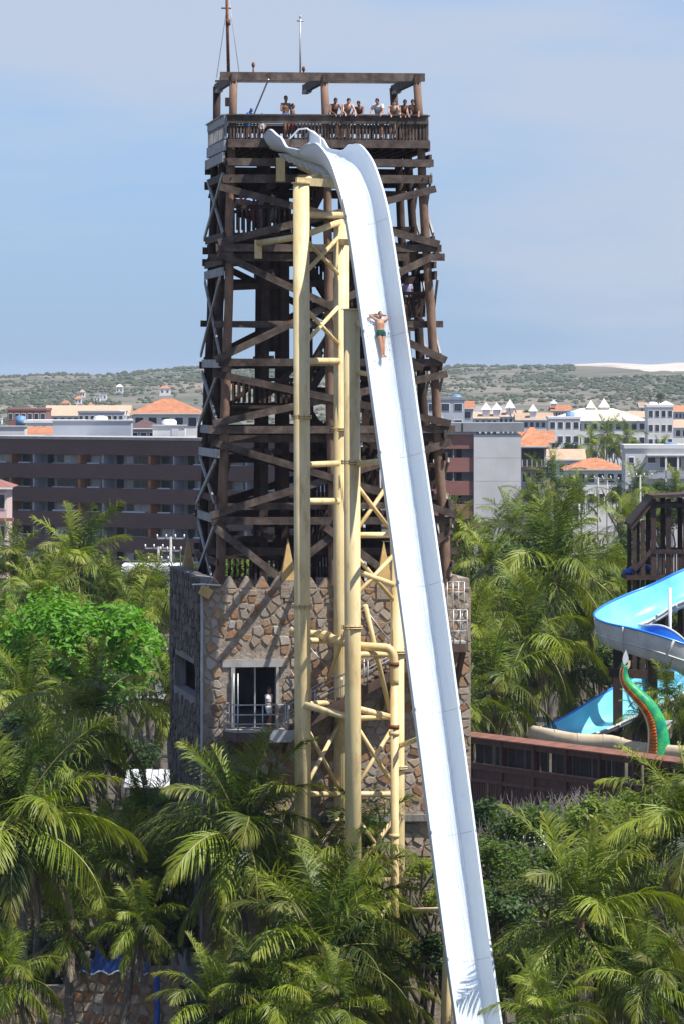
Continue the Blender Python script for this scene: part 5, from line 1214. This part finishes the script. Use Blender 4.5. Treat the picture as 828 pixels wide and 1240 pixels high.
# ------------------------------------------------------------------ houses of the town
def house(label, px0, px1, pyt, Y, dp, wall, roof='flat', rmat='tile', rh=2.0, fl=2, cols=4, yaw=0, name='house', cat='house', wm='glass', over=.6, dark=False, pyb=None):
    X0, X1 = (px0 - CX) * Y / F, (px1 - CX) * Y / F; yw = R(yaw); ln = (X1 - X0) / math.cos(yw); xm = (X0 + X1) / 2
    L = Loc(xm - math.cos(yw) * ln / 2, Y - math.sin(yw) * ln / 2, yw); top = CZ - (pyt - HY) * Y / F
    t = thing(name, label, cat, L(ln / 2, dp / 2, 0)); L.box('wall', wall, t, 0, ln, 0, dp, -.3, top)
    if roof == 'flat': L.box('parapet', rmat if rmat != 'tile' else wall, t, -.2, ln + .2, -.2, dp + .2, top + .003, top + .5)
    else:
        e = over; hz_ = top
        if roof == 'gable': v = [L(-e, -e, hz_), L(ln + e, -e, hz_), L(ln + e, dp + e, hz_), L(-e, dp + e, hz_), L(-e, dp / 2, hz_ + rh), L(ln + e, dp / 2, hz_ + rh)]
        elif roof == 'shed': v = [L(-e, -e, hz_), L(ln + e, -e, hz_), L(ln + e, dp + e, hz_ + rh), L(-e, dp + e, hz_ + rh), L(-e, dp, hz_ + rh * .98), L(ln + e, dp, hz_ + rh * .98)]
        else: k = min(ln, dp) * .42; v = [L(-e, -e, hz_), L(ln + e, -e, hz_), L(ln + e, dp + e, hz_), L(-e, dp + e, hz_), L(k, dp / 2, hz_ + rh), L(ln - k, dp / 2, hz_ + rh)]
        mb = MB(); mb.add(v, [(0, 1, 5, 4), (1, 2, 5), (2, 3, 4, 5), (3, 0, 4), (3, 2, 1, 0)]); mb.build('roof', M[rmat], t)
        L.box('eaves', 'white' if rmat != 'tile' else 'pale', t, -over, ln + over, -over - .02, -over + .16, top - .18, top - .004)
    if fl:
        fh = min(3.0, top / fl)
        for k in range(fl):
            z1 = top - k * fh - .7
            for c in range(cols):
                a = ln * (c + .5) / cols; hw = min(.8, ln / cols * .3); window(L, t, a - hw, a + hw, z1 - 1.3, z1, wm, 'white' if not dark else wall, 0.0)
    return t, L, ln, top
# left of the tower
house('white house with a big orange tiled roof above the hotel', 161, 241, 500, 760, 16, 'pale', 'hip', 'tile', 2.2, 3, 5)
house('brown and orange block at the far left of the skyline', 9, 56, 497, 1150, 20, 'hband2', 'flat', 'hband2', fl=3, cols=6)
house('low white house with flat roof behind the hotel', 30, 100, 512, 900, 14, 'pale', 'flat', 'white', fl=2, cols=6); house('orange-roofed low house peeping over the hotel', 27, 66, 526, 800, 14, 'pale', 'gable', 'tile', 1.2, 2, 4)
house('long tan-roofed hall behind the plant room', 55, 155, 503, 1500, 30, 'pale', 'gable', 'tiletan', 3, 2, 12); house('grey slab block between the far roofs', 95, 150, 500, 1300, 20, 'greyblue', 'flat', 'greyroof', fl=3, cols=8); house('white warehouse with pale roof behind the hotel', 98, 160, 512, 1000, 18, 'hwhite', 'flat', 'creamroof', fl=2, cols=6)
house('small orange-roofed house at the end of the hotel roof line', 224, 262, 527, 800, 12, 'pale', 'gable', 'tile', 1.2, 2, 3); house('dark brown-roofed house beside the lift house', 158, 190, 518, 700, 10, 'conc', 'hip', 'hband', 1.1, 2, 3)
ph, PL, pln, ptop = house('pink house corner with brown eaves at the left edge', -40, 8, 590, 470, 8, 'pink', 'hip', 'hband2', .9, 3, 4); PL.box('canopy', 'hband2', ph, -.5, pln + .7, -1.0, .0, ptop - 3.2, ptop - 2.9)
wl = house('low white boundary building below the hotel', 150, 215, 692, 420, 6, 'hwhite', 'flat', 'white', fl=0)
# right of the tower
house('grey block behind the red-brown hotel wing', 500, 562, 484, 900, 14, 'greyblue', 'flat', 'greyroof', fl=3, cols=4); house('red-roofed house peeping above the hotel wing', 545, 572, 494, 1000, 12, 'greyblue', 'shed', 'tile', 1.4, 2, 2)
oh, OL, oln, otop = house('orange-roofed house with a deep balcony beside the white end wall', 629, 661, 540, 690, 8, 'conc', 'hip', 'tile', 2.6, 2, 2)
OL.box('balcony', 'hband', oh, .2, oln - .1, -1.1, -.003, otop - 3.3, otop - 2.9); OL.box('dark_facade_panel', 'dark', oh, .3, oln - .3, -.16, -.1, otop - 2.7, otop - .4)  # near-black facade sheet behind the balcony
for k in range(6): OL.box('rail_post', 'white', oh, .25 + k * .68, .33 + k * .68, -1.08, -1.0, otop - 2.898, otop - 1.9)
house('orange-roofed low house beside the white end wall', 632, 668, 535, 900, 9, 'pale', 'gable', 'tile', 2.0, 2, 3); house('tan-roofed bungalow right of the orange balcony house', 655, 705, 556, 760, 10, 'pale', 'gable', 'tiletan', 1.5, 1, 5)
house('white bungalow with a long red tiled roof', 686, 757, 568, 740, 10, 'pale', 'hip', 'tile', 1.6, 2, 6)
lw, LL, lln, ltop = house('long white modern house with dark glazing at the right', 757, 850, 543, 660, 9, 'hwhite', 'flat', 'hwhite', fl=0)
for a0, a1 in ((.5, 1.1), (3.0, 4.0), (4.6, 7.4), (8.2, 9.4)): window(LL, lw, a0, a1, ltop - 2.5 if a1 - a0 > 2 else ltop - 1.9, ltop - 1.2, 'glass')
LL.box('terrace_rail', 'greyblue', lw, 3.0, lln, -1.4, -1.3, ltop - 4.0, ltop - 2.9); LL.box('canopy', 'hwhite', lw, 2.8, lln, -1.5, -.003, ltop - 1.0, ltop - .8)
for a in (5.2, 6.8, 8.4): LL.box('column', 'white', lw, a, a + .25, -1.4, -1.15, 0, ltop - 1.0)
wc = house('white apartment building with cream hipped roof and small cupolas', 667, 782, 509, 1080, 16, 'pale', 'hip', 'creamroof', 2.6, 3, 12, name='apartment_building', cat='building')
wt2 = house('white stair-tower block at the right of the cream roof', 784, 815, 493, 1040, 10, 'pale', 'flat', 'white', fl=5, cols=4, name='apartment_building', cat='building'); house('white annex wing right of the stair tower', 800, 850, 517, 1090, 14, 'pale', 'hip', 'tiletan', 1.6, 3, 6)
house('white wing with square windows left of the cream roof', 664, 702, 507, 1050, 10, 'pale', 'flat', 'white', fl=3, cols=4)
for px0, px1, py, Y, rm, lab in ((560, 602, 506, 1400, 'tiletan', 'tan-roofed row house beyond the hotel wing'), (598, 632, 504, 1500, 'tiletan', 'second tan-roofed row house beyond the wing'), (626, 668, 508, 1300, 'tiletan', 'tan-roofed house left of the white apartments'), (668, 690, 497, 1700, 'tile', 'small red-roofed house on the far side of the apartments'), (752, 785, 505, 1500, 'tiletan', 'tan-roofed house between cream roof and stair tower'), (812, 840, 498, 1500, 'tile', 'red-roofed house at the right edge'), (775, 800, 493, 1900, 'tiletan', 'brown-roofed house below the dunes'), (575, 610, 497, 1900, 'greyroof', 'grey-roofed long house below the hill')):
    house(lab, px0, px1, py, Y, 14, 'pale', 'gable' if px0 % 3 else 'hip', rm, 1.8, 2, 6)
def cupola(px_, py0, py1, Y, s, lab):
    a = at(px_, py1, Y); t = thing('cupola', lab, 'cupola', a, 'white cupolas on the far roofs'); b = at(px_, py0, Y)
    box1('drum', M['white'], t, V(a.x, Y, a.z + (b.z - a.z) * .2), s, s, (b.z - a.z) * .5)
    q = [V(a.x + i * s * .75, Y + j * s * .75, lerp(a.z, b.z, .45)) for i, j in ((-1, -1), (1, -1), (1, 1), (-1, 1))]
    MB().add(q + [b], [(0, 1, 4), (1, 2, 4), (2, 3, 4), (3, 0, 4), (3, 2, 1, 0)]).build('cap', M['white'], t)
CUPN = {1402: 'white pointed cupola on the tan row house roof beyond the hotel wing', 1502: 'white pointed cupola on the second tan row house', 1302: 'white pointed cupola on the tan roof left of the white apartments', 1088: 'white pointed cupola on the cream hipped roof', 1044: 'low white cap on the stair tower block', 1702: 'white cupola on the small red roof beyond the apartments'}
for px_, py0, py1, Y, s in ((588, 487, 503, 1402, 2.0), (601, 487, 503, 1402, 2.0), (617, 483, 503, 1502, 2.2), (645, 489, 505, 1302, 1.7), (715, 484, 502, 1088, 1.5), (731, 482, 502, 1088, 1.7), (806, 485, 494, 1044, 2.2), (670, 484, 492, 1702, 1.8)):
    cupola(px_, py0, py1, Y, s, CUPN[Y])
house('grey boundary wall beside the street', 675, 698, 626, 880, 3, 'hwall', 'flat', 'conc', fl=0, name='boundary_wall', cat='wall')
# water tanks on the roofs
M['tank'] = pm('blue_water_tank', [(.1, .22, .4), (.16, .3, .48)], 1, .5)
for k, (px_, py_, Y) in enumerate(((25, 505, 905), (148, 498, 1302), (690, 500, 1052), (790, 488, 1042), (552, 479, 902), (205, 510, 628), (812, 538, 662), (122, 506, 634))):
    p = at(px_, py_, Y + 3); tk = thing('water_tank', ('round blue water tank on a far flat roof', 'round white water tank on a far flat roof')[k % 2], 'water tank', p - Z * 1.5, 'tanks on the far roofs')
    tube1('tank', M['tank'] if k % 2 == 0 else M['white'], tk, [p - Z * 1.6, p], .95, 12); MB().ball(p, .95, .95, .3, 12, 6).build('lid', M['tank'] if k % 2 == 0 else M['white'], tk, True)
# parked cars on the street
def car(px_, py_, Y, m, lab):
    c = at(px_, py_, Y); c.z = 0; t = thing('parked_car', lab, 'car', c, 'cars parked on the far street'); X = V(1, 0, 0)
    body = [(-2.1, .35), (2.1, .35), (2.15, .75), (1.4, .95), (.75, 1.45), (-1.3, 1.5), (-1.95, .98), (-2.15, .8)]
    MB().prism([c + V(x, -.85, z) for x, z in body], (0, 1.7, 0)).build('body', M[m], t)
    MB().prism([c + V(x, -.87, z) for x, z in ((-1.75, 1.0), (1.15, 1.0), (.68, 1.38), (-1.2, 1.42))], (0, .03, 0)).build('side_window', M['glass'], t)
    for x in (-1.3, 1.3):
        wh = tube1('wheel', M['dark'], t, [c + V(x, -.9, .33), c + V(x, -.7, .33)], .33, 12); tube1('rim', M['steel'], wh, [c + V(x, -.92, .33), c + V(x, -.9, .33)], .2, 10)
    for x in (-2.14, 2.12): box1('headlight' if x > 0 else 'tail_light', M['white'] if x > 0 else M['orange'], t, c + V(x, -.6, .75), .06, .4, .16)
car(722, 633, 920, 'white', 'white car parked on the far street'); car(740, 634, 900, 'steel', 'silver car parked on the far street beside the white one'); car(760, 636, 930, 'greyblue', 'blue-grey car parked on the far street')
kind(MB().prism([V(20, 880, .02), V(120, 900, .02), V(120, 965, .02), V(20, 940, .02)], (0, 0, .02)).build('road', M['conc']), 'structure')
# poles
def pole(px_, pyt, Y, lab, arms=((0, 1.2), (1.1, .9)), ins=True):
    a = at(px_, pyt, Y); t = thing('utility_pole', lab, 'utility pole', V(a.x, Y, 0)); tube1('pole', M['conc'], t, [V(a.x, Y, 0), a], [.17, .11], 8)
    for dz, hw in arms:
        beam1('crossarm', M['conc'], t, a + V(-hw, 0, -.15 - dz), a + V(hw, 0, -.15 - dz), .12, .12)
        if ins:
            for k in range(4): tube1('insulator', M['white'], t, [a + V(-hw + k * hw * 2 / 3, -.05, -.1 - dz), a + V(-hw + k * hw * 2 / 3, -.05, .22 - dz)], .07, 6)
    return t
pole(207, 650, 440, 'concrete utility pole with double crossarms left of the base'); pole(192, 662, 455, 'shorter utility pole behind the double crossarm pole'); pole(735, 580, 700, 'utility pole among the trees below the long white house', ((0, 1.6),)); pole(701, 610, 560, 'slim concrete pole behind the grove', ()); pole(724, 578, 640, 'utility pole with one crossarm by the red roof', ((0, 1.6),)); pole(775, 575, 600, 'utility pole before the long white house', ((0, 1.4),))

# ------------------------------------------------------------------ hills, scrub, dune
M['hill'] = pm('scrub_hill', [(.06, .075, .045), (.09, .1, .065), (.17, .15, .115), (.11, .115, .075)], .012, .95, 0, (1, 1, 1), detail=9, dirt=(.35, .27, .2), dscale=.004)
M['sand'] = pm('white_sand', [(.44, .39, .33), (.56, .51, .44)], .02, .95, 0)
M['scrub'] = leafmat('far_scrub', (.055, .07, .04), (.08, .095, .055), (.09, .1, .05), .1, .8)
ridge = [(-200, 458), (0, 457), (40, 455), (75, 452), (120, 454), (160, 452), (200, 449), (240, 446), (320, 444), (400, 446), (470, 446), (530, 446), (560, 443), (620, 444), (690, 443), (740, 441), (790, 442), (828, 440), (1050, 443)]
def ridge_z(px_):
    for (a, ya), (b, yb) in zip(ridge, ridge[1:]):
        if px_ <= b: return CZ - (lerp(ya, yb, sstep(a, b, px_)) - HY) * 5000 / F
    return 38
def hill_z(x, y):
    px_ = CX + F * x / 5000; t = sstep(2500, 5000, y); nn = noise.fractal(V(x * .004, y * .0022, 0), 1.0, 2.0, 5)
    return -1.0 + (ridge_z(px_) + 1.0) * t ** 1.1 + nn * 4.0 * t * (1 - .6 * sstep(4400, 5000, y)) - sstep(5000, 5600, y) * 30
mb = MB(); xs = [-900 + 20 * i for i in range(100)]; ys = [2500 + 50 * j for j in range(62)]
for y in ys:
    for x in xs: mb.v.append((x, y, hill_z(x, y)))
nx = len(xs)
for j in range(len(ys) - 1):
    for i in range(nx - 1): mb.f.append((j * nx + i, j * nx + i + 1, (j + 1) * nx + i + 1, (j + 1) * nx + i)); mb.m.append(0)
kind(mb.build('hills', M['hill'], None, True), 'structure')
mb = MB(); n1, n2 = 80, 24
for j in range(n2 + 1):
    for i in range(n1 + 1):
        t = j / n2; px_ = 676 + i * 3.4; w_ = sstep(676, 745, px_); y0_ = lerp(4960, 4280, w_) + 90 * noise.noise(V(px_ * .035, 3, 0)) + 40 * noise.noise(V(px_ * .12, 7, 0))
        y = lerp(y0_, 5060, t); x = (px_ - CX) * 5000 / F; mb.v.append((x, y, hill_z(x, y) + (1.6 + 1.2 * noise.noise(V(px_ * .02, y * .01, 1))) * sstep(0, .25, t) - .6))
for j in range(n2):
    for i in range(n1): k = j * (n1 + 1) + i; mb.f.append((k, k + 1, k + n1 + 2, k + n1 + 1)); mb.m.append(0)
kind(mb.build('sand_dune', M['sand'], None, True), 'structure')
ico = []
def blob(mb, p, r, rn):
    b0 = len(mb.v); n = 6
    for k, (z, q) in enumerate(((-.25, .85), (.25, 1.0), (.7, .65))):
        for j in range(n): a = 6.283 * (j + .5 * (k % 2)) / n; f_ = q * rn.uniform(.75, 1.25); mb.v.append((p.x + r * f_ * math.cos(a), p.y + r * f_ * math.sin(a), p.z + r * z * rn.uniform(.8, 1.2) * .75))
    mb.v.append((p.x + rn.uniform(-.2, .2) * r, p.y, p.z + r * .8))
    for k in range(2):
        for j in range(n): mb.f.append((b0 + k * n + j, b0 + k * n + (j + 1) % n, b0 + (k + 1) * n + (j + 1) % n, b0 + (k + 1) * n + j)); mb.m.append(0)
    for j in range(n): mb.f.append((b0 + 2 * n + j, b0 + 2 * n + (j + 1) % n, b0 + 3 * n)); mb.m.append(0)
rn = random.Random(77); mb = MB()
for k in range(9000):
    y = 2550 + 2430 * rn.random() ** .8; px_ = rn.uniform(-30, 860); x = (px_ - CX) * y / F
    d = noise.noise(V(x * .006, y * .0035, 4)) + .5 * noise.noise(V(x * .02, y * .01, 8)); r = rn.uniform(.9, 2.4) * (1 + max(0, d))
    if d < -.12 and rn.random() < .85: continue
    if y > 4150 and px_ > 695: continue
    blob(mb, V(x, y, hill_z(x, y) + r * .1), r, rn)
kind(mb.build('hillside_scrub', M['scrub']), 'stuff')
mb = MB()
for k in range(2600):
    y = 1150 + 1400 * rn.random(); px_ = rn.uniform(-30, 860); x = (px_ - CX) * y / F; r = rn.uniform(1.6, 4.2)
    if noise.noise(V(x * .012, y * .008, 9)) < -.2: continue
    blob(mb, V(x, y, r * .35), r, rn)
kind(mb.build('town_greenery', M['scrub']), 'stuff')
for k, (px_, py_, Y) in enumerate([(80, 478, 3300), (95, 475, 3400), (110, 479, 3250), (125, 474, 3500), (140, 480, 3200), (60, 487, 2700), (30, 490, 2550), (18, 488, 2600), (48, 489, 2650), (100, 472, 3600), (118, 476, 3450), (145, 473, 3700), (200, 470, 3600), (215, 484, 2700), (160, 486, 2700), (600, 480, 2900), (640, 486, 2600), (655, 484, 2650), (562, 487, 2500), (760, 487, 2500), (700, 486, 2600)] + [(rn.uniform(-5, 235), 0, rn.uniform(1700, 2900)) for _ in range(16)] + [(rn.uniform(545, 826), 0, rn.uniform(1700, 2700)) for _ in range(16)]):
    wpx = rn.uniform(5, 13); x0 = px_ - wpx / 2; c = at(px_, py_, Y); gzz = hill_z(c.x, Y) if Y > 2500 else 0; hm = rn.uniform(3, 5.5)
    rk = rn.choice(('tiletan', 'tile', 'creamroof', 'white', 'white', 'white')); where = 'on the lower hillside' if Y > 2500 else 'on the plain below the hills'
    t = thing('far_house', 'tiny white house with a ' + {'tiletan': 'tan', 'tile': 'red', 'creamroof': 'cream', 'white': 'flat white'}[rk] + ' roof ' + where, 'house', V(c.x, Y, gzz), 'far white houses'); wm = wpx * Y / F
    box1('wall', M['pale'], t, V(c.x, Y, gzz + hm / 2 - 1), wm, 9, hm + 2)
    if rk != 'white':
        q = [V(c.x + i * wm * .55, Y + j * 5, gzz + hm) for i, j in ((-1, -1), (1, -1), (1, 1), (-1, 1))]
        MB().add(q + [V(c.x - wm * .2, Y, gzz + hm + 2), V(c.x + wm * .2, Y, gzz + hm + 2)], [(0, 1, 5, 4), (1, 2, 5), (2, 3, 4, 5), (3, 0, 4), (3, 2, 1, 0)]).build('roof', M[rk], t)
    else: box1('roof', M['white'], t, V(c.x, Y, gzz + hm + .15), wm + .5, 9.5, .3)
    for j in range(2): box1('window', M['glass'], t, V(c.x + (j - .5) * wm * .5, Y - 4.53, gzz + hm * .55), wm * .18, .1, 1.6)

# ------------------------------------------------------------------ haze over the whole plain
hm_ = bpy.data.materials.new('haze_air'); hm_.use_nodes = True; t = hm_.node_tree; t.nodes.clear()
ou = N(t, 'ShaderNodeOutputMaterial'); pv = N(t, 'ShaderNodeVolumePrincipled'); pv.inputs['Color'].default_value = (.74, .85, 1.0, 1); pv.inputs['Density'].default_value = HAZE; pv.inputs['Anisotropy'].default_value = .0
t.links.new(pv.outputs[0], ou.inputs['Volume'])
hz = MB().box((0, 6400, 23.5), 13000, 13600, 51).build('haze', hm_); kind(hz, 'stuff'); hz['label'] = 'thin pale haze over the plain and hills'; hz['category'] = 'haze'
